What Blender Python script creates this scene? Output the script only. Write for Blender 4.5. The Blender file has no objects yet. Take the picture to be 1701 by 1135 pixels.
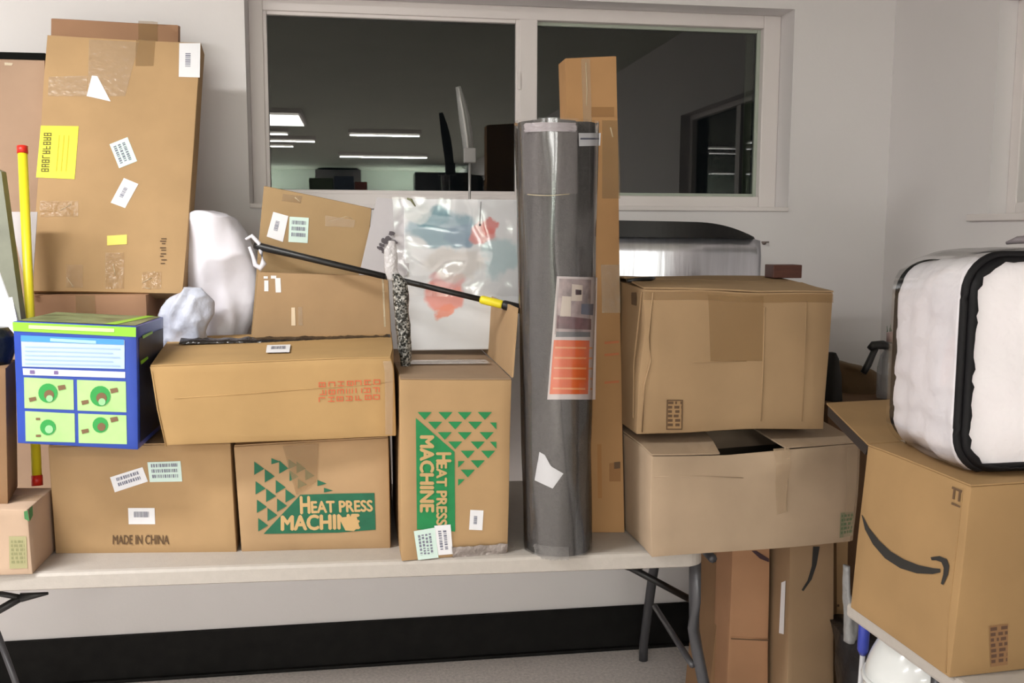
import bpy, bmesh, math, random
from mathutils import Vector, Matrix, noise
V = Vector
PI = math.pi
S = bpy.context.scene
C = S.collection

# ------------------------------------------------------------------ camera
W_, H_, FPX = 1701, 1135, 1600.0
CAM = V((0, 0, 1.55))
YAW, PITCH, ROLL = math.radians(8.83), math.radians(6.5), math.radians(.16)
fw = V((math.sin(YAW) * math.cos(PITCH), math.cos(YAW) * math.cos(PITCH), -math.sin(PITCH)))
rt0 = V((math.cos(YAW), -math.sin(YAW), 0)); up0 = rt0.cross(fw)
rt = rt0 * math.cos(ROLL) + up0 * math.sin(ROLL)
up = -rt0 * math.sin(ROLL) + up0 * math.cos(ROLL)
cd = bpy.data.cameras.new('camera'); cam = bpy.data.objects.new('camera', cd); C.objects.link(cam)
cd.sensor_width = 36; cd.lens = FPX * 36 / W_; cd.clip_start = .05
cam.matrix_world = Matrix(((rt.x, up.x, -fw.x, 0), (rt.y, up.y, -fw.y, 0), (rt.z, up.z, -fw.z, CAM.z), (0, 0, 0, 1)))
S.camera = cam

# ------------------------------------------------------------------ world, exposure
S.view_settings.view_transform = 'Standard'; S.view_settings.look = 'None'
S.view_settings.exposure = -0.22; S.view_settings.gamma = 1
wd = bpy.data.worlds.new('world'); S.world = wd; wd.use_nodes = True
wd.node_tree.nodes['Background'].inputs[0].default_value = (.006, .008, .010, 1)
wd.node_tree.nodes['Background'].inputs[1].default_value = 1

YW, XR, XL, YB, ZC = 3.36, 1.93, -6.0, -12.5, 2.75     # room planes

# ceiling troffers: (x, y, length x, width y, power)
LAMPCOL = (1.0, .985, .965)
TROFFERS = [(-1.7, 1.55, 1.25, .3, 84), (-1.9, -1.3, 1.25, .3, 50), (-3.6, -.2, 1.25, .3, 50),
            (-.95, -3.4, .7, 1.0, 60), (.29, -4.8, .82, .16, 60), (-.98, -5.75, .8, .13, 45), (.35, -8.21, 1.32, .2, 190),
            (-3.4, -5.0, 1.25, .3, 90), (-3.3, -11.2, 1.25, .3, 150), (-1.2, -6.55, .6, .11, 40), (-1.1, -4.85, .5, .18, 30)]  # far left corner one is unseen, added to brighten the far wall
for (x, y, lx, ly, pw) in TROFFERS:
    ld = bpy.data.lights.new('troffer_light', 'AREA'); ld.shape = 'RECTANGLE'; ld.size = lx; ld.size_y = ly
    ld.energy = pw; ld.color = LAMPCOL
    lo = bpy.data.objects.new('troffer_light', ld); lo.location = (x, y, ZC - .065); C.objects.link(lo)

# added uplights, themselves out of view, brightening the far wall of the hall
UPL = [(1.0, -12.1, 1.7, 120), (-1.9, -12.1, 1.7, 120)]
for (x, y, lx, pw) in UPL:
    ld = bpy.data.lights.new('uplight', 'AREA'); ld.shape = 'RECTANGLE'; ld.size = lx; ld.size_y = .15; ld.energy = pw; ld.color = (.88, 1, .9)
    lo = bpy.data.objects.new('uplight', ld); lo.location = (x, y, 2.06); lo.rotation_euler = (PI - .5, 0, 0); C.objects.link(lo)

# ------------------------------------------------------------------ pixel helpers
def ray(px, py): return fw + rt * ((px - W_ / 2) / FPX) - up * ((py - H_ / 2) / FPX)
def atY(px, py, y): d = ray(px, py); return CAM + d * (y / d.y)
def atX(px, py, x): d = ray(px, py); return CAM + d * (x / d.x)
def atZ(px, py, z): d = ray(px, py); return CAM + d * ((z - CAM.z) / d.z)
def proj(p):
    q = p - CAM; k = q.dot(fw)
    return W_ / 2 + FPX * q.dot(rt) / k, H_ / 2 - FPX * q.dot(up) / k

# ------------------------------------------------------------------ materials
def srgb(r, g, b):
    f = lambda c: (c / 255 / 12.92) if c <= 10 else (((c / 255) + .055) / 1.055) ** 2.4
    return (f(r), f(g), f(b), 1)
MC = {}
def mat(name, col, rough=.6, metal=0, nscale=0, namt=0, bump=0, bscale=40, alpha=1, trans=0, emit=0, coat=0, stretch=None, spec=.5):
    if name in MC: return MC[name]
    m = bpy.data.materials.new(name); m.use_nodes = True; nt = m.node_tree; N = nt.nodes; L = nt.links
    b = N['Principled BSDF']; b.inputs['Base Color'].default_value = col
    b.inputs['Roughness'].default_value = rough; b.inputs['Metallic'].default_value = metal
    b.inputs['Alpha'].default_value = alpha; b.inputs['Transmission Weight'].default_value = trans
    b.inputs['Coat Weight'].default_value = coat; b.inputs['Specular IOR Level'].default_value = spec
    tc = N.new('ShaderNodeTexCoord'); mp = N.new('ShaderNodeMapping'); L.new(tc.outputs['Object'], mp.inputs[0])
    if stretch: mp.inputs['Scale'].default_value = stretch
    if nscale:
        n = N.new('ShaderNodeTexNoise'); n.inputs['Scale'].default_value = nscale; n.inputs['Detail'].default_value = 5
        L.new(mp.outputs[0], n.inputs[0])
        mr = N.new('ShaderNodeMapRange'); mr.inputs['From Min'].default_value = .3; mr.inputs['From Max'].default_value = .7
        mr.inputs['To Min'].default_value = 1 - namt; mr.inputs['To Max'].default_value = 1 + namt
        L.new(n.outputs[0], mr.inputs[0])
        vm = N.new('ShaderNodeVectorMath'); vm.operation = 'SCALE'; vm.inputs[0].default_value = col[:3]
        L.new(mr.outputs[0], vm.inputs['Scale']); L.new(vm.outputs[0], b.inputs['Base Color'])
    if bump:
        n2 = N.new('ShaderNodeTexNoise'); n2.inputs['Scale'].default_value = bscale; n2.inputs['Detail'].default_value = 3
        L.new(mp.outputs[0], n2.inputs[0]); bm = N.new('ShaderNodeBump'); bm.inputs['Strength'].default_value = bump
        bm.inputs['Distance'].default_value = .01
        L.new(n2.outputs[0], bm.inputs['Height']); L.new(bm.outputs[0], b.inputs['Normal'])
    if emit:
        b.inputs['Emission Color'].default_value = (1, .96, .88, 1); b.inputs['Emission Strength'].default_value = emit
    MC[name] = m; return m
def board(name, r, g, b):
    y = .3 * r + .6 * g + .1 * b; r, g, b = [(c + (y - c) * .16) * .97 for c in (r, g, b)]
    return mat('cardboard_' + name, srgb(r, g, b), .82, nscale=5, namt=.09, bump=.10, bscale=9, spec=.25)

M_wall = mat('wall_paint', srgb(228, 224, 224), .75, nscale=1.2, namt=.025, bump=.05, bscale=60)
M_frame = mat('window_paint', srgb(228, 221, 219), .5, nscale=2, namt=.03)
M_floor = mat('floor_carpet', srgb(220, 212, 208), .95, nscale=90, namt=.16, bump=.5, bscale=300)
M_base = mat('rubber_base', srgb(23, 22, 21), .65, nscale=25, namt=.3, spec=.15)
M_ceil = mat('ceiling_tile', srgb(190, 192, 180), .9, nscale=3, namt=.06)
M_white = mat('label_paper', srgb(232, 232, 236), .6, nscale=30, namt=.02)
M_teal = mat('label_mint', srgb(208, 230, 222), .6)
M_ink = mat('grey_ink', srgb(120, 122, 140), .7)
M_black = mat('black_ink', srgb(38, 36, 34), .7)
M_dkink = mat('brown_ink', srgb(95, 72, 50), .8)
M_green = mat('green_ink', srgb(25, 130, 72), .7, nscale=40, namt=.08)
M_dgreen = mat('dark_green_ink', srgb(22, 96, 68), .7, nscale=40, namt=.1)
M_red = mat('red_ink', srgb(205, 95, 60), .7)
M_yel = mat('yellow_label', srgb(232, 222, 42), .55)
M_tape = mat('clear_tape', srgb(196, 170, 140), .22, alpha=.45, bump=.3, bscale=60)
M_btape = mat('brown_tape', srgb(160, 128, 88), .25, alpha=.5, bump=.2, bscale=50)
M_tape2 = mat('wrinkled_tape', srgb(190, 155, 112), .18, alpha=.4, bump=.9, bscale=45)
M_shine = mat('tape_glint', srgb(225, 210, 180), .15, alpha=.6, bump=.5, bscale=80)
M_blackp = mat('black_plastic', srgb(22, 21, 22), .42)
M_dark = mat('dark_recess', srgb(20, 19, 18), .9)
M_yelp = mat('yellow_plastic', srgb(228, 212, 40), .4)
M_redp = mat('red_plastic', srgb(205, 40, 25), .4)
M_steel = mat('brushed_steel', srgb(205, 205, 212), .3, metal=.85, nscale=3, namt=.1, stretch=(14, 1, 1), bump=.15, bscale=3)
M_leg = mat('grey_leg_paint', srgb(84, 84, 88), .35, metal=.35)
M_table = mat('table_plastic', srgb(178, 171, 164), .5, nscale=60, namt=.03, bump=.1, bscale=200)
M_lamp = mat('lamp_diffuser', srgb(255, 250, 235), .5, emit=3.5)

def glassmat(name, refl=.14, tint=(1, 1, 1, 1), rough=0.0):
    m = bpy.data.materials.new(name); m.use_nodes = True; N = m.node_tree.nodes; L = m.node_tree.links
    N.clear(); o = N.new('ShaderNodeOutputMaterial'); mx = N.new('ShaderNodeMixShader'); t = N.new('ShaderNodeBsdfTransparent')
    g = N.new('ShaderNodeBsdfGlossy'); g.inputs['Roughness'].default_value = rough; t.inputs[0].default_value = tint
    lw = N.new('ShaderNodeLayerWeight'); lw.inputs[0].default_value = .3
    mr = N.new('ShaderNodeMapRange'); mr.inputs['To Min'].default_value = refl; mr.inputs['To Max'].default_value = .9
    L.new(lw.outputs['Fresnel'], mr.inputs[0]); mr.inputs['From Min'].default_value = .04
    L.new(mr.outputs[0], mx.inputs[0]); L.new(t.outputs[0], mx.inputs[1]); L.new(g.outputs[0], mx.inputs[2]); L.new(mx.outputs[0], o.inputs[0])
    return m
M_glass = glassmat('window_glass', .07, (.5, .52, .5, 1))
M_film = glassmat('plastic_film', .10, (.97, .97, .97, 1), .12)
M_clear = glassmat('clear_bottle_plastic', .14, (.8, .82, .84, 1), .08)

# ------------------------------------------------------------------ object helpers
def thing(name, loc, label=None, cat=None, group=None, kind=None):
    o = bpy.data.objects.new(name, None); C.objects.link(o); o.location = loc; o.empty_display_size = .05
    tag(o, label, cat, group, kind); return o
def tag(o, label=None, cat=None, group=None, kind=None):
    if label: o['label'] = label
    if cat: o['category'] = cat
    if group: o['group'] = group
    if kind: o['kind'] = kind
    return o
def wloc(o):
    v = V(o.location)
    while o.parent: o = o.parent; v = v + o.location
    return v
def obj(name, verts, faces, m, parent=None, smooth=False, loc=None, fm=None):
    """world-space vertices; the origin goes to loc (or the parent's)."""
    base = wloc(parent) if parent else (V(loc) if loc is not None else V((0, 0, 0)))
    own = V(loc) - base if (loc is not None and parent) else V((0, 0, 0))
    org = base + own
    me = bpy.data.meshes.new(name); me.from_pydata([tuple(V(v) - org) for v in verts], [], faces)
    ms = m if isinstance(m, (list, tuple)) else [m]
    for x in ms: me.materials.append(x)
    if fm: me.polygons.foreach_set('material_index', fm)
    bm = bmesh.new(); bm.from_mesh(me); bmesh.ops.recalc_face_normals(bm, faces=bm.faces); bm.to_mesh(me); bm.free()
    if smooth: me.polygons.foreach_set('use_smooth', [True] * len(me.polygons))
    o = bpy.data.objects.new(name, me); C.objects.link(o)
    if parent: o.parent = parent; o.location = own
    else: o.location = org
    return o
class MB:
    def __init__(s): s.v = []; s.f = []; s.m = []
    def add(s, vs, fs, mi=0):
        n = len(s.v); s.v += [V(v) for v in vs]; s.f += [tuple(i + n for i in f) for f in fs]; s.m += [mi] * len(fs)
    def hexa(s, p, mi=0):  # 8 points: bottom 4 ccw, top 4 ccw
        s.add(p, [(0, 3, 2, 1), (4, 5, 6, 7), (0, 1, 5, 4), (1, 2, 6, 5), (2, 3, 7, 6), (3, 0, 4, 7)], mi)
    def box(s, x0, x1, y0, y1, z0, z1, mi=0):
        s.hexa([(x0, y0, z0), (x1, y0, z0), (x1, y1, z0), (x0, y1, z0), (x0, y0, z1), (x1, y0, z1), (x1, y1, z1), (x0, y1, z1)], mi)
    def tube(s, pts, r, n=10, mi=0, cap=True):
        pts = [V(p) for p in pts]; rs = r if isinstance(r, (list, tuple)) else [r] * len(pts)
        base = len(s.v); ref = V((0, 0, 1))
        for i, p in enumerate(pts):
            d = (pts[min(i + 1, len(pts) - 1)] - pts[max(i - 1, 0)]).normalized()
            a = d.cross(ref)
            if a.length < .05: a = d.cross(V((0, 1, 0)))
            a.normalize(); b = d.cross(a)
            for k in range(n):
                t = 2 * PI * k / n; s.v.append(p + (a * math.cos(t) + b * math.sin(t)) * rs[i])
        for i in range(len(pts) - 1):
            for k in range(n):
                a0 = base + i * n + k; a1 = base + i * n + (k + 1) % n
                s.f.append((a0, a1, a1 + n, a0 + n)); s.m.append(mi)
        if cap:
            s.f.append(tuple(base + k for k in range(n))[::-1]); s.m.append(mi)
            e = base + (len(pts) - 1) * n; s.f.append(tuple(e + k for k in range(n))); s.m.append(mi)
    def build(s, name, m, parent=None, smooth=False, loc=None): return obj(name, s.v, s.f, m, parent, smooth, loc, s.m)
def bevel(o, w=.004, seg=2):
    b = o.modifiers.new('bevel', 'BEVEL'); b.width = w; b.segments = seg; b.limit_method = 'ANGLE'; return o

# text outlines as triangles in a unit box
TXT = {}
def text_mesh(s, bold=0.0):
    k = (s, bold)
    if k in TXT: return TXT[k]
    cu = bpy.data.curves.new('t', 'FONT'); cu.body = s; cu.offset = bold; cu.resolution_u = 3
    o = bpy.data.objects.new('t', cu); C.objects.link(o); bpy.context.view_layer.update()
    me = o.evaluated_get(bpy.context.evaluated_depsgraph_get()).to_mesh()
    vs = [(v.co.x, v.co.y) for v in me.vertices]; fs = [tuple(p.vertices) for p in me.polygons]
    x0 = min(v[0] for v in vs); x1 = max(v[0] for v in vs); y0 = min(v[1] for v in vs); y1 = max(v[1] for v in vs)
    vs = [((x - x0) / (x1 - x0), (y1 - y) / (y1 - y0)) for x, y in vs]
    bpy.data.objects.remove(o); bpy.data.curves.remove(cu)
    TXT[k] = (vs, fs); return TXT[k]

# ------------------------------------------------------------------ cartons
class Carton:
    """six-sided board box from 4 front and 4 back corners (TL, TR, BR, BL)."""
    def __init__(s, name, label, front, back, m, cat='cardboard box', group=None, amp=.0025, freq=3, seed=0, open_top=False, dents=(), nogrid=False, body='body'):
        s.fr = [V(p) for p in front]; s.bk = [V(p) for p in back]; s.amp = amp; s.freq = freq
        s.seed = V((seed * 7.3 + .5, seed * 3.1, seed * 1.7)); s.dents = dents; s.m = m
        bl = (s.fr[2] + s.fr[3] + s.bk[2] + s.bk[3]) / 4
        s.cen = sum(s.fr + s.bk, V((0, 0, 0))) / 8
        s.root = thing(name, bl, label, cat, group)
        n = [11, 11, 7]; cs = []
        for k in range(3):
            L = ((s.fr[1] - s.fr[0]).length, (s.fr[3] - s.fr[0]).length, (s.bk[0] - s.fr[0]).length)[k]
            e = .0035 / L; cs.append([0, e] + [e + (1 - 2 * e) * i / n[k] for i in range(1, n[k])] + [1 - e, 1])
        U, Vv, Ww = cs; idx = {}; vs = []; fs = []
        def vert(i, j, k):
            key = (i, j, k)
            if key not in idx:
                ne = (i in (0, len(U) - 1)) + (j in (0, len(Vv) - 1)) + (k in (0, len(Ww) - 1))
                p = s.P(U[i], Vv[j], Ww[k])
                if ne >= 2: p = p + (s.cen - p).normalized() * .0016
                idx[key] = len(vs); vs.append(p)
            return idx[key]
        A, B, D = len(U) - 1, len(Vv) - 1, len(Ww) - 1
        for i in range(A):
            for j in range(B):
                fs.append((vert(i, j, 0), vert(i, j + 1, 0), vert(i + 1, j + 1, 0), vert(i + 1, j, 0)))
                fs.append((vert(i, j, D), vert(i + 1, j, D), vert(i + 1, j + 1, D), vert(i, j + 1, D)))
        for i in range(A):
            for k in range(D):
                if not open_top: fs.append((vert(i, 0, k), vert(i + 1, 0, k), vert(i + 1, 0, k + 1), vert(i, 0, k + 1)))
                fs.append((vert(i, B, k), vert(i, B, k + 1), vert(i + 1, B, k + 1), vert(i + 1, B, k)))
        for j in range(B):
            for k in range(D):
                fs.append((vert(0, j, k), vert(0, j, k + 1), vert(0, j + 1, k + 1), vert(0, j + 1, k)))
                fs.append((vert(A, j, k), vert(A, j + 1, k), vert(A, j + 1, k + 1), vert(A, j, k + 1)))
        s.body = obj(body, vs, fs, m, s.root, True)
        if open_top:
            so = s.body.modifiers.new('wall', 'SOLIDIFY'); so.thickness = .004; so.offset = -1
        s.body.data.set_sharp_from_angle(angle=math.radians(35)) if hasattr(s.body.data, 'set_sharp_from_angle') else None
    def P(s, a, b, c):
        f = (s.fr[0] * (1 - a) + s.fr[1] * a) * (1 - b) + (s.fr[3] * (1 - a) + s.fr[2] * a) * b
        k = (s.bk[0] * (1 - a) + s.bk[1] * a) * (1 - b) + (s.bk[3] * (1 - a) + s.bk[2] * a) * b
        p = f * (1 - c) + k * c
        q = p + noise.noise_vector(p * s.freq + s.seed) * s.amp
        for (da, db, dc, rr, vec) in s.dents:
            d = math.sqrt((a - da) ** 2 + (b - db) ** 2 + (c - dc) ** 2) / rr
            if d < 1: q = q + V(vec) * (1 - d) ** 1.5
        return q
    def face(s, f, a, b, off=0):
        fn = {'F': lambda a, b: s.P(a, b, 0), 'T': lambda a, b: s.P(a, 0, b), 'R': lambda a, b: s.P(1, b, a), 'L': lambda a, b: s.P(0, b, a)}[f]
        p = fn(a, b)
        if off:
            e = .02; n = (fn(a + e, b) - fn(a - e, b)).cross(fn(a, b + e) - fn(a, b - e)).normalized()
            if n.dot(p - s.cen) < 0: n = -n
            p = p + n * off
        return p
    def ab(s, f, px, py):
        a, b = .5, .5
        for _ in range(14):
            x, y = proj(s.face(f, a, b)); h = 1e-3
            xa, ya = proj(s.face(f, a + h, b)); xb, yb = proj(s.face(f, a, b + h))
            j = ((xa - x) / h, (xb - x) / h, (ya - y) / h, (yb - y) / h); det = j[0] * j[3] - j[1] * j[2]
            dx, dy = px - x, py - y
            a += max(-.5, min(.5, (j[3] * dx - j[1] * dy) / det)); b += max(-.5, min(.5, (-j[2] * dx + j[0] * dy) / det))
        return a, b
    def quad_px(s, f, q): return [s.ab(f, *p) for p in q]
    def grid(s, mb, f, q, off, nx=4, ny=4, mi=0):
        """bilinear quad q (ab coords TL TR BR BL)"""
        vs = []
        for j in range(ny + 1):
            for i in range(nx + 1):
                u, v = i / nx, j / ny
                a = (q[0][0] * (1 - u) + q[1][0] * u) * (1 - v) + (q[3][0] * (1 - u) + q[2][0] * u) * v
                b = (q[0][1] * (1 - u) + q[1][1] * u) * (1 - v) + (q[3][1] * (1 - u) + q[2][1] * u) * v
                vs.append(s.face(f, a, b, off))
        mb.add(vs, [(j * (nx + 1) + i, j * (nx + 1) + i + 1, (j + 1) * (nx + 1) + i + 1, (j + 1) * (nx + 1) + i) for j in range(ny) for i in range(nx)], mi)
    def decal(s, name, f, qpx, m, off=.0012, parent=None, res=(4, 4), ab=False):
        mb = MB(); s.grid(mb, f, qpx if ab else s.quad_px(f, qpx), off, *res)
        return mb.build(name, m, parent or s.root)
    def polys(s, name, f, polys, m, off=.0012, parent=None):
        mb = MB()
        for p in polys:
            q = [s.face(f, *s.ab(f, *x), off) for x in p]; mb.add(q, [tuple(range(len(q)))])
        return mb.build(name, m, parent or s.root)
    def text(s, name, f, txt, qpx, m, off=.002, bold=0.0, parent=None):
        q = s.quad_px(f, qpx); v0, f0 = text_mesh(txt, 0.0); out = []; vs = []; fs = []
        sh = [(0, 0)] if not bold else [(-bold / len(txt), 0), (bold / len(txt), 0), (0, bold * .6), (0, -bold * .6)]
        for k, (du, dv) in enumerate(sh):
            fs += [tuple(i + len(vs) for i in p) for p in f0]; vs += [(u + du, v + dv) for u, v in v0]
        for k, (u, v) in enumerate(vs):
            a = (q[0][0] * (1 - u) + q[1][0] * u) * (1 - v) + (q[3][0] * (1 - u) + q[2][0] * u) * v
            b = (q[0][1] * (1 - u) + q[1][1] * u) * (1 - v) + (q[3][1] * (1 - u) + q[2][1] * u) * v
            out.append(s.face(f, a, b, off + .00012 * (k // len(v0))))
        return obj(name, out, fs, m, parent or s.root)
    def label(s, name, f, qpx, m, bars=None, ink=None, off=.0012, rows=3, cols=9, seed=1, inset=.16, vertical=False, label=None):
        """paper label with printed bars, a sub-part"""
        o = s.decal(name, f, qpx, m, off)
        if label: o['label'] = label
        rnd = random.Random(seed); q = s.quad_px(f, qpx); mb = MB()
        def pt(u, v):
            return ((q[0][0] * (1 - u) + q[1][0] * u) * (1 - v) + (q[3][0] * (1 - u) + q[2][0] * u) * v,
                    (q[0][1] * (1 - u) + q[1][1] * u) * (1 - v) + (q[3][1] * (1 - u) + q[2][1] * u) * v)
        w = 1 - 2 * inset
        for r in range(rows):
            v0 = inset + w * r / rows; v1 = v0 + w / rows * .62; u = inset
            while u < 1 - inset:
                du = w / cols * rnd.uniform(.25, .8); u1 = min(u + du, 1 - inset)
                cs = [pt(u, v0), pt(u1, v0), pt(u1, v1), pt(u, v1)] if not vertical else [pt(v0, u), pt(v0, u1), pt(v1, u1), pt(v1, u)]
                mb.add([s.face(f, a, b, off + .0006) for a, b in cs], [(0, 1, 2, 3)])
                u = u1 + w / cols * rnd.uniform(.2, .5)
        mb.build('barcode', ink or M_ink, o); return o
    def plate(s, name, f, q, th, m, off=.0005, lift=(0, 0, 0, 0), nx=5, ny=4):
        """thick flap lying on a face, corners lifted"""
        lo = MB(); up_ = MB(); vs = []
        for lay in (0, 1):
            for j in range(ny + 1):
                for i in range(nx + 1):
                    u, v = i / nx, j / ny
                    w4 = ((1 - u) * (1 - v), u * (1 - v), u * v, (1 - u) * v)
                    a = sum(w * c[0] for w, c in zip(w4, q)); b = sum(w * c[1] for w, c in zip(w4, q))
                    h = sum(w * c for w, c in zip(w4, lift))
                    vs.append(s.face(f, a, b, off + th * lay + 1e-5) + V((0, 0, h)))
        n = (nx + 1) * (ny + 1); fs = []
        for j in range(ny):
            for i in range(nx):
                k = j * (nx + 1) + i; fs.append((k, k + 1, k + nx + 2, k + nx + 1)); fs.append(tuple(x + n for x in (k, k + nx + 1, k + nx + 2, k + 1)))
        for i in range(nx):
            for k in (i, ny * (nx + 1) + i): fs.append((k, k + 1, k + 1 + n, k + n))
        for j in range(ny):
            for k in (j * (nx + 1), j * (nx + 1) + nx): fs.append((k, k + nx + 1, k + nx + 1 + n, k + n))
        return obj(name, vs, fs, m, s.root)
    def top_flaps(s, m, seam=.5, th=.003, tape=True, gap=.006, lift=0):
        """front and back top flaps with a seam and a strip of tape"""
        s.plate('flap', 'T', [(0.004, .004), (.996, .004), (.996, seam - gap), (.004, seam - gap)], th, m, lift=(0, 0, lift, lift))
        s.plate('flap', 'T', [(.004, seam + gap), (.996, seam + gap), (.996, .996), (.004, .996)], th, m, lift=(lift, lift, 0, 0))
        if tape: s.decal('tape', 'T', [(-.0, seam - .09), (1, seam - .09), (1, seam + .09), (0, seam + .09)], M_btape if tape == 'b' else M_tape, th + .0022 + lift, ab=True, res=(8, 2))
    def crease(s, name, f, pts, w, m, off=.0012):
        """thin folded line drawn as a raised ridge of board"""
        mb = MB(); P = [s.face(f, *s.ab(f, *p), off * .2) for p in pts]; mb.tube(P, w, 6); return mb.build(name, m, s.root, True)

def front_up(TL, TR, BR, BL, yTL, yTR=None, yBR=None, yBL=None):
    ys = [yTL, yTR if yTR is not None else yTL]; ys += [yBR if yBR is not None else ys[1], yBL if yBL is not None else ys[0]]
    return [atY(*p, y) for p, y in zip((TL, TR, BR, BL), ys)]
def back_of(fr, d, dtop=(0, 0, 0)):
    return [fr[0] + V(d) + V(dtop), fr[1] + V(d) + V(dtop), fr[2] + V(d), fr[3] + V(d)]

# ------------------------------------------------------------------ room shell
def struct(mb, name, m, parent=None, loc=(0, 0, 0), label=None):
    o = mb.build(name, m, parent, loc=None if parent else loc)
    if not parent: o['kind'] = 'structure'
    return o
mb = MB(); mb.box(XL - .3, XR + .3, YB - .3, YW + .3, -.1, 0); struct(mb, 'floor', M_floor)
mb = MB(); mb.box(XL - .3, XR + .3, YB - .3, YW + .3, ZC, ZC + .1); struct(mb, 'ceiling', M_ceil)
mb = MB(); mb.box(XL - .25, XL, YB, YW, 0, ZC); struct(mb, 'wall_left', M_wall)
mb = MB(); mb.box(XL - .25, XR + .25, YB - .25, YB, 0, ZC); struct(mb, 'wall_near', mat('far_wall_paint', srgb(232, 240, 230), .8))
# window wall, with its opening
WX0, WX1 = atY(408, 100, YW).x, atY(1314, 200, YW).x
WZ0, WZ1 = atY(1030, 348, YW).z, atY(900, 1, YW).z + .005
RD = .16
mb = MB()
mb.box(XL, WX0, YW, YW + .25, 0, ZC); mb.box(WX1, XR + .25, YW, YW + .25, 0, ZC)
mb.box(WX0, WX1, YW, YW + .25, 0, WZ0); mb.box(WX0, WX1, YW, YW + .25, WZ1, ZC)
struct(mb, 'wall_back', M_wall)
# right wall with window 2
W2Y1 = atX(1650, 200, XR).y; W2Y0 = W2Y1 - 1.5
W2Z0 = 1.60; W2Z1 = atX(1655, 2, XR).z
mb = MB()
mb.box(XR, XR + .25, YB, W2Y0, 0, ZC); mb.box(XR, XR + .25, W2Y1, YW, 0, ZC)
mb.box(XR, XR + .25, W2Y0, W2Y1, 0, W2Z0); mb.box(XR, XR + .25, W2Y0, W2Y1, W2Z1, ZC)
struct(mb, 'wall_right', M_wall)
# baseboards
bz0 = .165
mb = MB(); mb.box(XL, XR, YW - .012, YW, 0, bz0)
mb.box(XL, XR, YW - .03, YW - .012, 0, .012); bevel(struct(mb, 'baseboard_back', M_base), .004)
mb = MB(); mb.box(XR - .012, XR, YB, YW - .012, 0, bz0); struct(mb, 'baseboard_right', M_base)

def ring(mb, x0, x1, z0, z1, w, y0, y1, axis='y'):
    wl, wr, wb, wt = w
    def bx(a0, a1, c0, c1):
        if axis == 'y': mb.box(a0, a1, y0, y1, c0, c1)
        else: mb.box(y0, y1, a0, a1, c0, c1)
    bx(x0, x0 + wl, z0, z1); bx(x1 - wr, x1, z0, z1); bx(x0 + wl, x1 - wr, z0, z0 + wb); bx(x0 + wl, x1 - wr, z1 - wt, z1)
# window 1
w1 = thing('window_1', ((WX0 + WX1) / 2, YW + RD, WZ0)); w1['kind'] = 'structure'
YF = YW + RD - .05                 # face of the frame
gl0, gl1 = atY(447, 170, YF + .03).x, atY(855, 170, YF + .03).x
gr0, gr1 = atY(888, 170, YF + .045).x, atY(1252, 190, YF + .045).x
gzb, gzt = atY(900, 319, YF + .03).z, atY(650, 33.5, YF + .03).z
mb = MB(); ring(mb, WX0, WX1, WZ0, WZ1, (gl0 - .012 - WX0, WX1 - gr1 - .012, gzb - .012 - WZ0, WZ1 - gzt - .012), YF, YF + .06)
bevel(mb.build('window_frame', M_frame, w1), .004)
mb = MB(); ring(mb, gl0 - .014, gl1 + .022, gzb - .014, gzt + .014, (.014, .022, .014, .014), YF + .008, YF + .04)
bevel(mb.build('sash_frame', M_frame, w1), .003)
mb = MB(); mb.box(gl1 + .012, gr0 + .002, YF + .002, YF + .052, gzb - .014, gzt + .014); bevel(mb.build('mullion', M_frame, w1), .003)
mb = MB(); ring(mb, gr0 - .006, gr1 + .014, gzb - .014, gzt + .014, (.006, .014, .014, .014), YF + .03, YF + .055)
mb.box(gr1 - .035, gr1 - .004, YF + .052, YF + .062, gzb, gzt)
bevel(mb.build('sash_frame', mat('greenish_sash', srgb(170, 178, 165), .5), w1), .003)
mb = MB(); mb.box(gl0, gl1, YF + .026, YF + .030, gzb, gzt); mb.build('glass_pane', M_glass, w1)
mb = MB(); mb.box(gr0, gr1, YF + .041, YF + .045, gzb, gzt); mb.build('glass_pane', M_glass, w1)
mb = MB(); mb.box(WX0 - .0, WX1 + .0, YW - .008, YF, WZ0 - .004, WZ0 + .012); bevel(mb.build('window_sill', M_frame, w1), .003)
mb = MB(); mb.box(gl1 + .006, gl1 + .016, YF - .003, YF + .008, gzb + .36, gzb + .42); mb.build('sash_latch', M_frame, w1)
# window 2
w2 = thing('window_2', (XR + RD, (W2Y0 + W2Y1) / 2, W2Z0)); w2['kind'] = 'structure'
mb = MB(); ring(mb, W2Y0, W2Y1, W2Z0, W2Z1, (.045, .045, .045, .03), XR + .06, XR + .13, 'x'); bevel(mb.build('window_frame', M_frame, w2), .004)
mb = MB(); mb.box(XR + .07, XR + .12, (W2Y0 + W2Y1) / 2 - .03, (W2Y0 + W2Y1) / 2 + .03, W2Z0, W2Z1); mb.build('mullion', M_frame, w2)
mb = MB(); mb.box(XR + .09, XR + .094, W2Y0 + .045, W2Y1 - .045, W2Z0 + .045, W2Z1 - .03); mb.build('glass_pane', M_glass, w2)
mb = MB(); mb.box(XR - .015, XR + .06, W2Y0, W2Y1 + .09, W2Z0 - .012, W2Z0 + .01); bevel(mb.build('window_sill', M_frame, w2), .003)
# small wall details
mb = MB(); p = atY(1268, 404, YW); mb.tube([(p.x, YW, p.z), (p.x, YW - .012, p.z)], .006, 8); mb.tube([(p.x - .008, YW - .003, p.z + .004), (p.x + .02, YW - .003, p.z + .004)], .0025, 6)
tag(mb.build('wall_screw', mat('dull_screw', srgb(130, 115, 110), .5, metal=.5), smooth=True, loc=(p.x, YW, p.z)), 'small dull screw in the wall at the right end of the silver sheet', 'screw')

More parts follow.
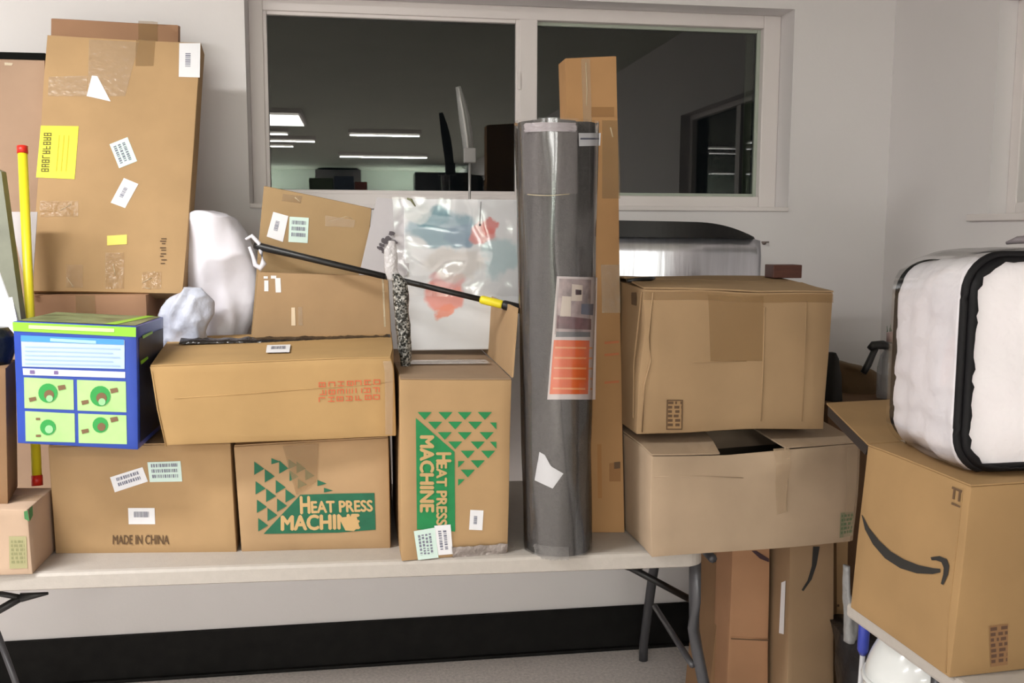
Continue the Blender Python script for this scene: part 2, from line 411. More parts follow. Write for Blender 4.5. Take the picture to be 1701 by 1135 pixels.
# ceiling lamps
LT = ['nearest ceiling light above the left end of the table', 'ceiling light behind the camera towards the right window', 'ceiling light on the left side of the room behind the camera',
      'broad ceiling light reflected at the left edge of the left pane', 'slim ceiling light reflected as the upper bar in the left pane', 'slim ceiling light reflected low at the left edge of the pane',
      'farthest slim ceiling light reflected as the lower bright bar in the pane', 'ceiling light over the middle of the left side of the hall', 'ceiling light over the far left corner of the hall', 'lowest short ceiling light reflected at the left edge of the left pane', 'short ceiling light reflected just under the broad one at the left edge']
for (x, y, lx, ly, pw), lb in zip(TROFFERS, LT):
    t = thing('ceiling_light', (x, y, ZC), lb, 'ceiling light', 'ceiling lights')
    mb = MB(); ring_w = .02
    mb.box(x - lx / 2 - .02, x + lx / 2 + .02, y - ly / 2 - .02, y + ly / 2 + .02, ZC - .045, ZC)
    mb.build('housing', M_frame, t)
    mb = MB(); mb.box(x - lx / 2, x + lx / 2, y - ly / 2, y + ly / 2, ZC - .06, ZC - .044); bevel(mb.build('diffuser', M_lamp, t), .006)
for (x, y, lx, pw), w in zip(UPL, ('beside the black cabinet', 'left of the mauve wardrobe')):
    t = thing('added_uplight', (x, YB, 2.0), 'long wall uplight on the far wall of the hall ' + w, 'wall light')  # fixture made up to hold the added lamps
    mb = MB(); mb.box(x - lx / 2, x + lx / 2, YB, y + .1, 1.98, 2.0); mb.box(x - lx / 2, x + lx / 2, y + .085, y + .1, 2.0, 2.05); mb.build('housing', M_frame, t)
# things at the far end, seen only in the glass
t = thing('storage_cabinet', (2 - 1.0, -10.5, 0), 'tall black cabinet at the far end of the hall, seen only in the window reflection', 'cabinet')
mb = MB(); mb.box(.95, 1.9, -11.0, -10.4, 0, 2.60); bevel(mb.build('body', M_blackp, t), .01)
for k in (0, 1):
    mb = MB(); mb.box(.965 + k * .465, 1.42 + k * .465, -10.4, -10.38, .05, 2.57); d = mb.build('door', M_blackp, t)
    mb = MB(); mb.box(1.395 + k * .06, 1.405 + k * .06, -10.38, -10.35, 1.1, 1.3); mb.build('handle', M_leg, d)

t = thing('wardrobe', (-.42, -12.1, 0), 'mauve grey wardrobe at the far end of the hall, seen only in the window reflection', 'wardrobe')
M_mauve = mat('mauve_panel', srgb(150, 140, 148), .6)
mb = MB(); mb.box(-.86, .0, -12.45, -11.9, 0, 2.72); bevel(mb.build('body', M_mauve, t), .01)
for k in (0, 1):
    mb = MB(); mb.box(-.85 + k * .43, -.43 + k * .43, -11.9, -11.88, .05, 2.70); d = mb.build('door', M_mauve, t)
    mb = MB(); mb.box(-.46 + k * .05, -.45 + k * .05, -11.88, -11.85, 1.1, 1.3); mb.build('handle', M_leg, d)
for k, (x0, x1, zt_, cc, nm) in enumerate(((-.95, -.5, 2.52, (60, 70, 45), 'olive'), (-.5, -.12, 2.56, (45, 55, 75), 'slate blue'), (-.12, .12, 2.46, (120, 60, 45), 'rust red'))):
    t = thing('storage_tower', ((x0 + x1) / 2, -11.4, 0), 'tall ' + nm + ' drawer tower in front of the wardrobe, seen only in the window reflection', 'drawer tower')
    mb = MB(); mb.box(x0 + .01, x1 - .01, -11.6, -11.2, 0, zt_); bevel(mb.build('body', mat('tower_' + nm.replace(' ', '_'), srgb(*cc), .6), t), .015)
    for j in range(4):
        mb = MB(); mb.box(x0 + .03, x1 - .03, -11.2, -11.185, .1 + j * .58, .62 + j * .58); mb.build('drawer', MC['tower_' + nm.replace(' ', '_')], t)

# ------------------------------------------------------------------ folding table
tA, tB = atZ(74, 952, .74), atZ(700, 931, .74)
tdir = V((tB.x - tA.x, tB.y - tA.y, 0)).normalized(); tn = V((-tdir.y, tdir.x, 0))
TO = tA + tdir * 0
TX0, TX1, TD = -.75, 1.62, .75     # along the front edge from tA
def tp(a, d, z): return V((TO.x, TO.y, 0)) + tdir * a + tn * d + V((0, 0, z))
ft = thing('folding_table', tp(.5, TD / 2, 0), 'long white plastic folding table on grey metal legs, carrying the row of boxes', 'folding table')
def rounded(a0, a1, d0, d1, r, n=6):
    o = []
    for (ca, cd, s0) in ((a1 - r, d0 + r, -PI / 2), (a1 - r, d1 - r, 0), (a0 + r, d1 - r, PI / 2), (a0 + r, d0 + r, PI)):
        for i in range(n + 1): t = s0 + PI / 2 * i / n; o.append((ca + r * math.cos(t), cd + r * math.sin(t)))
    return o
mb = MB(); out = rounded(TX0, TX1, 0, TD, .05); n = len(out); inn = rounded(TX0 + .012, TX1 - .012, .012, TD - .012, .04)
lay = [(inn, .740), (rounded(TX0 + .004, TX1 - .004, .004, TD - .004, .047), .7375), (out, .731), (out, .700), (inn, .694)]
for pts, z in lay: mb.v += [tp(a, d, z) for a, d in pts]
for l in range(len(lay) - 1):
    for i in range(n): mb.f.append((l * n + i, l * n + (i + 1) % n, (l + 1) * n + (i + 1) % n, (l + 1) * n + i)); mb.m.append(0)
mb.f += [tuple(range(n))[::-1], tuple((len(lay) - 1) * n + i for i in range(n))]; mb.m += [0, 0]
mb.build('tabletop', M_table, ft)
def leg_set(x_out, bend, xb, name_side, lowx):
    # front leg, rear leg, crossbar, folding brace
    for (yy, q0, q1, q2) in ((0, (1155, 927), (1152, 1046), (1176, 1160)), (1, (1095, 930), (1091, 975), (1065, 1091))):
        pass
yF, yR = 2.42, 2.97
mb = MB(); mb.tube([atY(1155, 915, yF), atY(1154, 1000, yF), atY(1152, 1045, yF), atY(1158, 1082, yF), atY(1170, 1140, yF), atY(1180, 1215, yF - .0), atY(1187, 1300, yF), atY(1200, 1425, yF)], .0165, 12); mb.build('leg', M_leg, ft, True)
z0 = atZ(1066, 1093, .0)
mb = MB(); mb.tube([V((.96, 3.0, .70)), V((.962, 3.0, .52)), V((.95, 3.02, .40)), V((z0.x, z0.y - .02, .06)), V((z0.x, z0.y - .02, .0))], .0165, 12); mb.build('leg', M_leg, ft, True)
mb = MB(); mb.tube([V((.93, yF, .668)), V((.96, 3.0, .668))], .012, 8); mb.build('crossbar', M_leg, ft, True)
mb = MB(); mb.tube([atY(1150, 1105, yF), atY(1088, 1008, 2.95)], .0095, 8); mb.build('stretcher', M_leg, ft, True)
mb = MB(); a = atY(1003, 930, 2.70); b = atY(1045, 942, 2.70); c = atY(1150, 998, 2.70)
mb.tube([a, b], [.006, .012], 8); mb.tube([b, c], .0105, 8); mb.tube([atY(1055, 948, 2.70), atY(1086, 928, 2.75)], .009, 8)
mb.build('folding_brace', M_blackp, ft, True)
# left leg set
mb = MB(); a = atY(80, 986, 2.66); b = atY(35, 993, 2.66); c = atY(-30, 1030, 2.66)
mb.tube([a, b], [.004, .013], 8); mb.tube([b, c], .0105, 8); mb.tube([b, atY(-10, 985, 2.66)], .008, 8); mb.build('folding_brace', M_blackp, ft, True)
mb = MB(); mb.tube([V((-1.25, 2.42, .70)), V((-1.25, 2.42, .45)), V((-1.30, 2.42, 0))], .0165, 12); mb.build('leg', M_leg, ft, True)
mb = MB(); mb.tube([V((-1.25, 3.0, .70)), V((-1.25, 3.0, .45)), V((-1.30, 3.0, 0))], .0165, 12); mb.build('leg', M_leg, ft, True)
mb = MB(); mb.tube([V((-1.25, 2.42, .668)), V((-1.25, 3.0, .668))], .012, 8); mb.build('crossbar', M_leg, ft, True)
mb = MB(); mb.tube([atY(-5, 1050, 2.9), atY(32, 1150, 2.9), atY(50, 1200, 2.9)], .0095, 8); mb.build('stretcher', M_leg, ft, True)

# second table, under the big box on the right
T2Z = .74
q0 = atZ(1405, 1000, T2Z); q1 = atZ(1600, 1136, T2Z)
t2 = thing('folding_table', (1.4, 1.4, 0), 'white table corner at the lower right, under the box with the black smile', 'folding table')
dv = (q1 - q0); dv.z = 0; dv.normalize(); pv = V((-dv.y, dv.x, 0))
if pv.x < 0: pv = -pv
mb = MB(); A0 = q0; A1 = q0 + dv * 1.25
pts = [A0 - dv * 0, A1, A1 + pv * .62, A0 + pv * .62]
mb.hexa([V((p.x, p.y, T2Z - .034)) for p in pts] + [V((p.x, p.y, T2Z)) for p in pts])
bevel(mb.build('tabletop', M_table, t2), .009, 3)
for (u, w) in ((.22, .08), (.22, .56), (1.05, .08), (1.05, .56)):
    mb = MB(); b = A0 + dv * u + pv * w; mb.tube([V((b.x, b.y, T2Z - .03)), V((b.x, b.y, 0))], .0155, 10); mb.build('leg', M_leg, t2, True)

# ------------------------------------------------------------------ cartons on the table
B_tan = board('tan', 186, 147, 99); B_pink = board('pinkish', 196, 165, 138); B_mid = board('mid', 182, 145, 102)
B_warm = board('warm', 186, 146, 90); B_olive = board('olive', 176, 143, 98); B_grey = board('greyish', 182, 155, 126)
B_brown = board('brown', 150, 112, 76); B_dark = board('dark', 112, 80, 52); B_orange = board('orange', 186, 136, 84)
B_red = board('reddish', 172, 126, 92); B_ama = board('amber', 168, 130, 82); B_flap = board('flap', 176, 138, 96)

# A small pinkish box, front left
fr = front_up((-75, 846), (46, 846), (55, 954), (-75, 958), 2.355)
cA = Carton('cardboard_box', 'small pinkish cardboard box at the front left corner of the table', fr, back_of(fr, (-.0, .19, 0)), B_pink, seed=1, amp=.002)
cA.label('printed_stamp', 'F', [(15, 891), (44, 891), (46, 944), (16, 945)], mat('stamp_panel', srgb(165, 160, 120), .8), rows=6, cols=3, seed=3, inset=.12, ink=mat('stamp_ink', srgb(140, 140, 100), .8))
cA.decal('printed_mark', 'F', [(40, 850), (46, 848), (49, 866), (41, 862)], mat('green_mark', srgb(70, 125, 75), .8))
cA.decal('printed_mark', 'R', [(47, 848), (53, 840), (54, 856), (49, 866)], MC['green_mark'])
cA.decal('tape', 'T', [(0, .35), (1, .35), (1, .62), (0, .62)], M_tape, ab=True)

# B dark brown box on A
zA = cA.fr[1].z + .002
fr = [V((-1.10, 2.40, 1.23)), V((0, 0, 0)), V((0, 0, 0)), V((-1.10, 2.40, zA))]
fr[1] = atY(9, 612, 2.40); fr[2] = atY(12, 818, 2.40); fr[2].z = zA; fr[0].z = fr[1].z
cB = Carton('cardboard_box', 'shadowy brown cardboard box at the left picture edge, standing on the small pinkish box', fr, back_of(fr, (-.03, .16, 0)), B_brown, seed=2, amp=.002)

# K made in china
zt = .74
fr = [None] * 4; fr[3] = atZ(90, 920, zt); fr[2] = atZ(393, 917, zt); fr[0] = atY(78, 742, fr[3].y + .004); fr[1] = atY(384, 738, fr[2].y + .004)
dK = V((.0, .62, 0))
cK = Carton('cardboard_box', 'wide cardboard box printed MADE IN CHINA, on the table under the blue box', fr, back_of(fr, dK), B_tan, seed=3, amp=.0042)
cK.text('printed_text', 'F', 'MADE IN CHINA', [(188, 889), (281, 889), (281, 904), (188, 904)], M_dkink, bold=.04)
cK.label('shipping_label', 'F', [(183, 793), (237, 776), (246, 800), (191, 818)], M_white, rows=2, cols=10, seed=4)
cK.label('shipping_label', 'F', [(245, 768), (300, 766), (303, 800), (249, 801)], M_teal, rows=3, cols=12, seed=5, inset=.1)
cK.label('paper_label', 'F', [(213, 844), (257, 844), (258, 871), (214, 871)], M_white, rows=1, cols=12, seed=6, inset=.22)
cK.top_flaps(B_tan)

# N heat press
fr = [None] * 4; fr[3] = atZ(400, 917, zt); fr[2] = atZ(648, 911, zt); fr[0] = atY(388, 742, fr[3].y); fr[1] = atY(644, 728, fr[2].y)
cN = Carton('cardboard_box', 'cardboard box lying sideways, HEAT PRESS MACHINE print across it in dark green', fr, back_of(fr, (.02, .60, 0)), B_mid, seed=4, amp=.0042)
cN.polys('printed_panel', 'F', [[(438, 887), (499, 822), (560, 820), (560, 885)], [(560, 820), (622, 819), (624, 880), (560, 885)]], M_dgreen, .0013)
Q = lambda x, y: (x / 2.768 + 380, y / 2.768 + 530)
tri = []
for (x, ys) in ((117, (655, 745, 830, 915)), (163, (690, 780, 868)), (210, (740, 825)), (252, (782,))):
    for y in ys:
        h = 62; tri.append([Q(x + (y - 650) * .07, y), Q(x + 46 + (y - 650) * .07, y + h * .55), Q(x + (y - 650) * .07, y + h)])
for (x, y, h) in ((232, 650, 62), (196, 640, 28), (275, 645, 45), (312, 655, 55), (280, 695, 50), (318, 735, 44), (352, 690, 52), (408, 740, 28), (438, 776, 22)):
    tri.append([Q(x, y), Q(x + 42, y + h * .6), Q(x, y + h)])
cN.polys('printed_triangles', 'F', tri, M_dgreen, .0013)
tan_ink = mat('unprinted_tan', srgb(196, 162, 112), .8)
cN.text('printed_text', 'F', 'H', [(499, 825), (514, 825), (515, 852), (500, 853)], tan_ink, .0022, .08)
cN.text('printed_text', 'F', 'EAT PRESS', [(517, 833), (618, 831), (619, 849), (518, 852)], tan_ink, .0022, .08)
cN.text('printed_text', 'F', 'MACHINE', [(468, 857), (596, 854), (597, 878), (468, 881)], tan_ink, .0022, .08)
cN.decal('tape', 'F', [(470, 741), (529, 737), (526, 800), (492, 822)], M_btape, .003)
cN.polys('torn_patch', 'F', [[(563, 860), (592, 856), (597, 874), (588, 882), (574, 881)]], tan_ink, .0028)
cN.top_flaps(B_mid, tape=False)

# M long box lying across K and N
zM = max(cK.fr[0].z, cK.fr[1].z, cN.fr[0].z, cN.fr[1].z) + .012
fr = [atY(248, 609, 2.375), atY(653, 593, 2.375), atY(658, 725, 2.385), atY(274, 745, 2.385)]
fr[2].z = max(fr[2].z, zM - .004); fr[3].z = max(zM - .008, fr[3].z)
bt = [atY(284, 561, 2.875), atY(649, 549, 2.875)]
cM = Carton('cardboard_box', 'long sandy cardboard box with a red stamp, lying across two boxes', fr, [bt[0], bt[1], V((fr[2].x + .0, 2.875, zM)), V((fr[3].x + .02, 2.875, zM))], B_warm, seed=5, amp=.004,
            dents=((1, 0, 0, .2, (-.006, .004, -.004)),))
cM.label('paper_label', 'T', [(444, 578), (483, 577), (481, 590), (442, 591)], M_white, rows=1, cols=9, seed=7, inset=.2, off=.0075)
cM.crease('fold', 'F', [(252, 617), (262, 680), (276, 742)], .002, B_warm); cM.crease('fold', 'F', [(290, 662), (400, 655), (500, 647), (600, 640), (652, 634)], .0012, B_warm)
mbx = [(530 + c * 15, y) for c in range(7) for y in (635, 648, 660)]
pl = []
rr = random.Random(4)
for (x, y) in mbx:
    x += rr.uniform(-1, 1); h = 8
    for (a, b, c_, d_) in ((0, 0, 11, 1.6), (0, 0, 1.6, h), (9.5, 0, 1.6, h), (0, h - 1.2, 11, 1.4), (4.8, 0, 1.3, h)):
        if rr.random() < .72: pl.append([(x + a, y + b - (x - 530) * .05), (x + a + c_, y + b - (x - 530) * .05), (x + a + c_, y + b + d_ - (x - 530) * .05), (x + a, y + b + d_ - (x - 530) * .05)])
cM.polys('printed_stamp', 'F', pl, M_red, .0015)
cM.decal('tape', 'F', [(636, 600), (650, 600), (652, 722), (640, 722)], M_tape, .0018, res=(2, 8))
cM.top_flaps(B_warm, seam=.93, tape=False, gap=.012)

# J blue toy box
fr = [None] * 4
fr[3] = atY(29, 737, 2.355); fr[2] = atY(229, 748, 2.355); fr[0] = atY(21, 534, 2.355); fr[1] = atY(227, 543, 2.355)
bkz = cK.fr[0].z + .008
dj = V((.0, .31, -.004))
bk = [atY(48, 517, 2.70), atY(252, 514, 2.70), V((0, 0, 0)), V((0, 0, 0))]
bk = [fr[0] + dj, fr[1] + dj, fr[2] + dj, fr[3] + dj]
M_blue = mat('blue_print', srgb(36, 70, 170), .3, nscale=6, namt=.08); M_lime = mat('lime_print', srgb(140, 205, 50), .35)
cJ = Carton('game_box', 'blue and green printed game box with four small pictures, overhanging the wide box', fr, bk, M_blue, 'game box', seed=6, amp=.002)
cJ.decal('green_band', 'F', [(21, 535), (226, 544), (226, 560), (22, 550)], M_lime, res=(6, 1))
cJ.decal('white_lettering', 'F', [(48, 540), (190, 546), (190, 552), (48, 546)], mat('pale_lime', srgb(205, 232, 165), .4), .002)
cJ.decal('text_panel', 'F', [(35, 558), (207, 565), (207, 613), (37, 609)], mat('pale_blue_print', srgb(186, 212, 240), .35), res=(6, 2))
cJ.decal('text_heading', 'F', [(35, 557), (206, 564), (206, 573), (35, 567)], mat('sky_print', srgb(70, 150, 220), .35), .002)
cJ.decal('text_heading', 'F', [(84, 562), (160, 566), (160, 571), (84, 567)], mat('pale_sky', srgb(160, 215, 240), .4), .0027)
li = []
for k in range(5): li.append([(42, 575 + k * 7), (200 - 12 * (k % 2), 579 + k * 7), (200 - 12 * (k % 2), 581 + k * 7), (42, 577 + k * 7)])
cJ.polys('text_lines', 'F', li, mat('faint_blue_ink', srgb(160, 186, 222), .5), .0022)
cJ.decal('text_panel', 'F', [(38, 612), (208, 618), (208, 628), (39, 623)], mat('white_print', srgb(225, 228, 245), .35))
cJ.polys('small_mark', 'F', [[(50, 615), (58, 615), (58, 621), (50, 621)], [(90, 616), (97, 616), (97, 622), (90, 622)]], mat('violet_ink', srgb(120, 100, 150), .5), .0024)
M_pic = mat('picture_green', srgb(172, 216, 140), .35, nscale=14, namt=.12); M_pg = mat('deep_green_print', srgb(40, 155, 70), .35); M_pb = mat('brown_print', srgb(120, 90, 60), .4)
M_pw = mat('pale_mint_print', srgb(150, 205, 150), .4)
pics = [([(40, 627), (122, 631), (123, 681), (41, 678)], (80, 653), 16), ([(128, 631), (209, 634), (210, 685), (129, 682)], (167, 658), 17),
        ([(42, 683), (124, 687), (125, 735), (43, 733)], (80, 710), 13), ([(130, 687), (210, 690), (211, 738), (131, 736)], (167, 706), 13)]
for i, (q, (cx, cy), r) in enumerate(pics):
    o = cJ.decal('picture_panel', 'F', q, M_pic)
    def circ(cx, cy, r, n=18): return [(cx + r * math.cos(2 * PI * k / n), cy + r * math.sin(2 * PI * k / n)) for k in range(n)]
    cJ.polys('green_disc', 'F', [circ(cx, cy, r)], M_pg, .0022, o)
    cJ.polys('disc_centre', 'F', [circ(cx + 2, cy + 3, r * .52)], M_pw if i == 2 else M_pb, .0028, o)
    if i < 2: cJ.polys('disc_rim', 'F', [circ(cx + 3, cy + r * .55, r * .35)], M_pw, .0034, o)
    bl = [[(cx + 16, cy - 12), (cx + 28, cy - 14), (cx + 30, cy - 7), (cx + 18, cy - 4)], [(cx - 32, cy + 8), (cx - 20, cy + 6), (cx - 19, cy + 12), (cx - 30, cy + 15)]]
    if i == 2: bl = [[(cx - 20, cy - 16), (cx - 13, cy - 16), (cx - 13, cy - 12), (cx - 20, cy - 12)], [(cx - 20, cy + 12), (cx - 12, cy + 12), (cx - 12, cy + 16), (cx - 20, cy + 16)]]
    cJ.polys('small_figures', 'F', bl, M_pb, .0022, o)
cJ.decal('printed_top', 'T', [(.02, .03), (.98, .03), (.98, .97), (.02, .97)], mat('mixed_top_print', srgb(112, 128, 92), .35, nscale=16, namt=.5, bump=.3, bscale=20), ab=True, res=(8, 4))
cJ.decal('green_band', 'T', [(.72, .02), (.82, .02), (.92, .98), (.84, .98)], M_lime, .002, ab=True)
cJ.decal('printed_side', 'R', [(.06, .10), (.96, .10), (.96, .95), (.06, .95)], mat('navy_side_print', srgb(17, 24, 50), .4, nscale=18, namt=.6), ab=True, res=(6, 6))
cJ.polys('printed_strokes', 'R', [[(235, 558), (252, 550), (252, 554), (236, 563)], [(232, 600), (244, 592), (245, 596), (233, 606)]], M_lime, .0022)

# I box standing on K behind the blue box
fr = [atY(38, 491, 2.82), atY(243, 490, 2.82), None, None]
fr[2] = V((fr[1].x, 2.82, cK.fr[1].z + .007)); fr[3] = V((fr[0].x, 2.82, cK.fr[0].z + .007)); fr[0].z = fr[1].z
cI = Carton('cardboard_box', 'cardboard box behind the blue box, carrying the tall leaning box', fr, back_of(fr, (.0, .26, 0)), B_red, seed=7, amp=.002)
cI.decal('tape', 'F', [(.42, 0), (.58, 0), (.58, 1), (.42, 1)], M_btape, ab=True)

# F tall flat carton leaning at the wall
zI = cI.fr[1].z + .003
fr = [atY(78, 57, 3.08), atY(334, 70, 3.08), atY(303, 487, 2.86), atY(50, 484, 2.86)]
nrm = (fr[1] - fr[0]).cross(fr[3] - fr[0]).normalized(); nrm = nrm if nrm.y > 0 else -nrm
cF = Carton('cardboard_box', 'tall flat cardboard box leaning on the wall, yellow label at its left edge', fr, [p + nrm * .075 for p in fr], B_tan, seed=8, amp=.004)
o = cF.decal('yellow_label', 'F', [(68, 209), (131, 210), (124, 298), (60, 295)], M_yel); o['label'] = 'bright yellow label with a column of dark letters'
rr = random.Random(12); pl = []
for k in range(9):
    y = 221 + k * 7.4; x = 73 - k * .55
    for (a, b, c_, d_) in ((0, 0, 13, 1.7), (0, 4, 13, 1.6), (0, 0, 1.8, 5.4), (5.5, 0, 1.8, 5.4), (11, 0, 1.8, 5.4)):
        if rr.random() < .72: pl.append([(x + a, y + b), (x + a + c_, y + b), (x + a + c_, y + b + d_), (x + a, y + b + d_)])
cF.polys('printed_letters', 'F', pl, mat('olive_ink', srgb(95, 92, 25), .7), .002, o)
cF.polys('faint_print', 'F', [[(x, 225), (x + 1.5, 225), (x - 3.5, 285), (x - 5, 285)] for x in (98, 106, 114)], mat('faint_olive', srgb(205, 192, 40), .7), .002, o)
cF.label('shipping_label', 'F', [(182, 240), (212, 228), (228, 268), (198, 280)], M_teal, rows=3, cols=8, seed=10, inset=.14, vertical=True)
cF.label('shipping_label', 'F', [(206, 296), (230, 306), (208, 346), (184, 337)], M_white, rows=1, cols=9, seed=11, vertical=True, inset=.3)
cF.label('shipping_label', 'F', [(298, 72), (333, 72), (332, 129), (297, 128)], M_white, rows=1, cols=7, seed=12, vertical=True, inset=.3)
cF.decal('yellow_sticker', 'F', [(178, 392), (211, 390), (211, 406), (178, 408)], mat('pale_yellow', srgb(236, 218, 100), .6))
cF.polys('torn_label', 'F', [[(153, 126), (162, 127), (184, 169), (144, 160)]], M_white, .0018)
cF.decal('tape', 'F', [(148, 66), (232, 70), (208, 160), (146, 160)], M_tape, .0012)
cF.decal('tape', 'F', [(81, 128), (146, 126), (144, 160), (80, 160)], M_tape, .0012)
cF.decal('tape', 'F', [(226, 66), (258, 68), (255, 110), (225, 110)], M_btape, .0015)
cF.polys('printed_text', 'F', [[(x, y), (x + w, y), (x + w, y + 2), (x, y + 2)] for x, y, w in ((268, 396, 9), (266, 400, 10), (269, 404, 6), (266, 411, 10), (268, 415, 8), (267, 421, 9), (266, 425, 6), (268, 431, 9), (267, 437, 7))], M_dkink, .0015)
for (x0, y0, x1, y1) in ((110, 440, 138, 478), (175, 420, 206, 480), (236, 452, 268, 480), (66, 334, 130, 360)):
    cF.decal('tape', 'F', [(x0, y0), (x1, y0), (x1, y1), (x0, y1)], M_tape2, .0016)
for (x0, y0, x1, y1) in ((112, 462, 122, 478), (188, 440, 192, 458), (236, 470, 252, 462), (240, 478, 250, 480), (100, 350, 118, 340)):
    cF.crease('tape_wrinkle', 'F', [(x0, y0), (x1, y1)], .0011, M_shine, .008)
# F2 behind it
fr = [atY(84, 30, 3.21), atY(296, 40, 3.21), atY(292, 470, 2.975), atY(70, 470, 2.975)]
cF2 = Carton('cardboard_box', 'reddish flat cardboard box showing above the tall leaning box', fr, [p + V((0, .045, .006)) for p in fr], B_red, seed=9, amp=.004, dents=((1, 0, 0, .2, (.0, .01, -.02)),))
cF2.decal('tape', 'F', [(230, 35), (262, 37), (262, 80), (230, 80)], M_btape)

# E big flat panel box on the far left
fr = [atY(-140, 88, 3.08), atY(74, 92, 3.08), atY(62, 500, 3.02), atY(-140, 500, 3.02)]
fr[2].z = fr[3].z = .745; fr[2].x = fr[1].x - .02; fr[3].x = fr[0].x
cE = Carton('cardboard_box', 'large flat tan box with a black top edge, standing at the far left', fr, back_of(fr, (0, .14, 0)), board('rose', 176, 142, 115), seed=10, amp=.002)
mb = MB(); a, b = cE.fr[0], cE.fr[1]
mb.hexa([a + V((-.002, -.004, -.012)), b + V((.002, -.004, -.014)), b + V((.002, .145, -.014)), a + V((-.002, .145, -.012)), a + V((-.002, -.004, .008)), b + V((.002, -.004, .006)), b + V((.002, .145, .006)), a + V((-.002, .145, .008))])
mb.build('edge_cap', mat('matt_black', srgb(18, 18, 17), .9, spec=.08), cE.root)
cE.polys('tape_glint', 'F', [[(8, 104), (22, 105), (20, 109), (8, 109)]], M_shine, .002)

# D white board and green strip leaning at the far left
zB = cB.fr[1].z
t = thing('white_board', atY(10, 600, 2.62), 'white board with a grey green edge leaning at the left picture edge', 'board')
mb = MB(); a, b, c, d = atY(-60, 300, 2.66), atY(0, 395, 2.66), atY(34, 560, 2.56), atY(-60, 570, 2.56)
th = V((0, .012, 0)); mb.hexa([d, c, c + th, d + th, a, b, b + th, a + th]); mb.build('panel', M_white, t)
mb = MB(); a, b, c, d = atY(-30, 270, 2.68), atY(2, 285, 2.68), atY(37, 545, 2.58), atY(-20, 548, 2.58)
mb.hexa([d, c, c + th * 3, d + th * 3, a, b, b + th * 3, a + th * 3]); mb.build('edge_strip', mat('olive_edge', srgb(112, 114, 98), .6, nscale=8, namt=.2), t)
# H white card
mb = MB(); a, b, c, d = atY(15, 352, 2.84), atY(62, 352, 2.84), atY(53, 492, 2.80), atY(46, 490, 2.80)
th = V((0, .003, 0)); mb.hexa([d, c, c + th, d + th, a, b, b + th, a + th]); tag(mb.build('white_card', mat('grey_white_card', srgb(200, 194, 196), .6), loc=d), 'pale card slotted in behind the yellow tube', 'card')

# lumps: bags, cloth, plastic -------------------------------------------------
def lump(rows, depth, yc, m, name, parent=None, loc=None, n=40, amp=.012, freq=9, sub=6, ridge=1.0, seed=0, flat=2.2):
    """rows: (py, left px, right px[, yc]) from top to bottom; elliptical rings, folds as noise"""
    R = []
    for i in range(len(rows) - 1):
        for k in range(sub):
            t = k / sub; t2 = t; R.append([rows[i][j] * (1 - t2) + rows[i + 1][j] * t2 for j in range(3)])
    R.append(list(rows[-1][:3])); vs = []; fs = []
    for (py, xl, xr) in R:
        a, b = atY(xl, py, yc), atY(xr, py, yc); cx, w, z = (a.x + b.x) / 2, (b.x - a.x) / 2, (a.z + b.z) / 2
        dd = depth / 2 * min(1, w / .04) ** .5
        for k in range(n):
            t = 2 * PI * k / n; c, s_ = math.cos(t), math.sin(t)
            e = 2 / flat; x = cx + w * math.copysign(abs(c) ** e, c); y = yc + dd * math.copysign(abs(s_) ** e, s_)
            p = V((x, y, z)); q = V((p.x * freq, p.y * freq, p.z * freq * .45)) + V((seed, 0, 0))
            r1 = noise.noise(q); r2 = 1 - abs(noise.noise(q * 1.7 + V((3, 1, 7)))) * 2
            nn = V((c, s_, 0)); vs.append(p + nn * amp * (r1 * .8 + r2 * .5 * ridge - .35))
    L = len(R)
    for i in range(L - 1):
        for k in range(n): a0 = i * n + k; a1 = i * n + (k + 1) % n; fs.append((a0, a0 + n, a1 + n, a1))
    fs.append(tuple(range(n))); fs.append(tuple((L - 1) * n + k for k in range(n))[::-1])
    return obj(name, vs, fs, m, parent, True, loc)
# L white plastic bag
M_bag = mat('white_bag_plastic', srgb(232, 230, 240), .34, bump=.55, bscale=11, spec=.4)
t = thing('plastic_bag', V((atY(365, 600, 2.985).x, 2.985, cK.fr[0].z + .01)), 'stuffed white plastic bag between the tall leaning box and the stacked boxes', 'plastic bag')
lump([(350, 328, 352), (355, 316, 374), (365, 308, 390), (385, 304, 404), (420, 302, 419), (460, 300, 427), (500, 296, 427), (530, 290, 421), (560, 286, 414), (620, 290, 408), (667, 300, 400)], .14, 2.985, M_bag, 'body', t, amp=.019, freq=9, seed=3, n=80, sub=12, ridge=1.6)
lump([(478, 300, 330), (500, 278, 350), (522, 262, 352), (545, 262, 350), (580, 264, 345)], .09, 2.80, mat('grey_white_bag', srgb(200, 205, 222), .3, bump=.5, bscale=30), 'loose_side', t, amp=.024, freq=16, seed=9, n=60, sub=10)
mb = MB(); pts = [(408, 398), (418, 392), (430, 404), (434, 420), (438, 438), (432, 446), (424, 440), (420, 425), (414, 410)]
mb.tube([atY(x, y, 2.78) for x, y in pts], [.004, .006, .006, .005, .009, .009, .007, .005, .004], 8); mb.build('handle', M_bag, t, True)

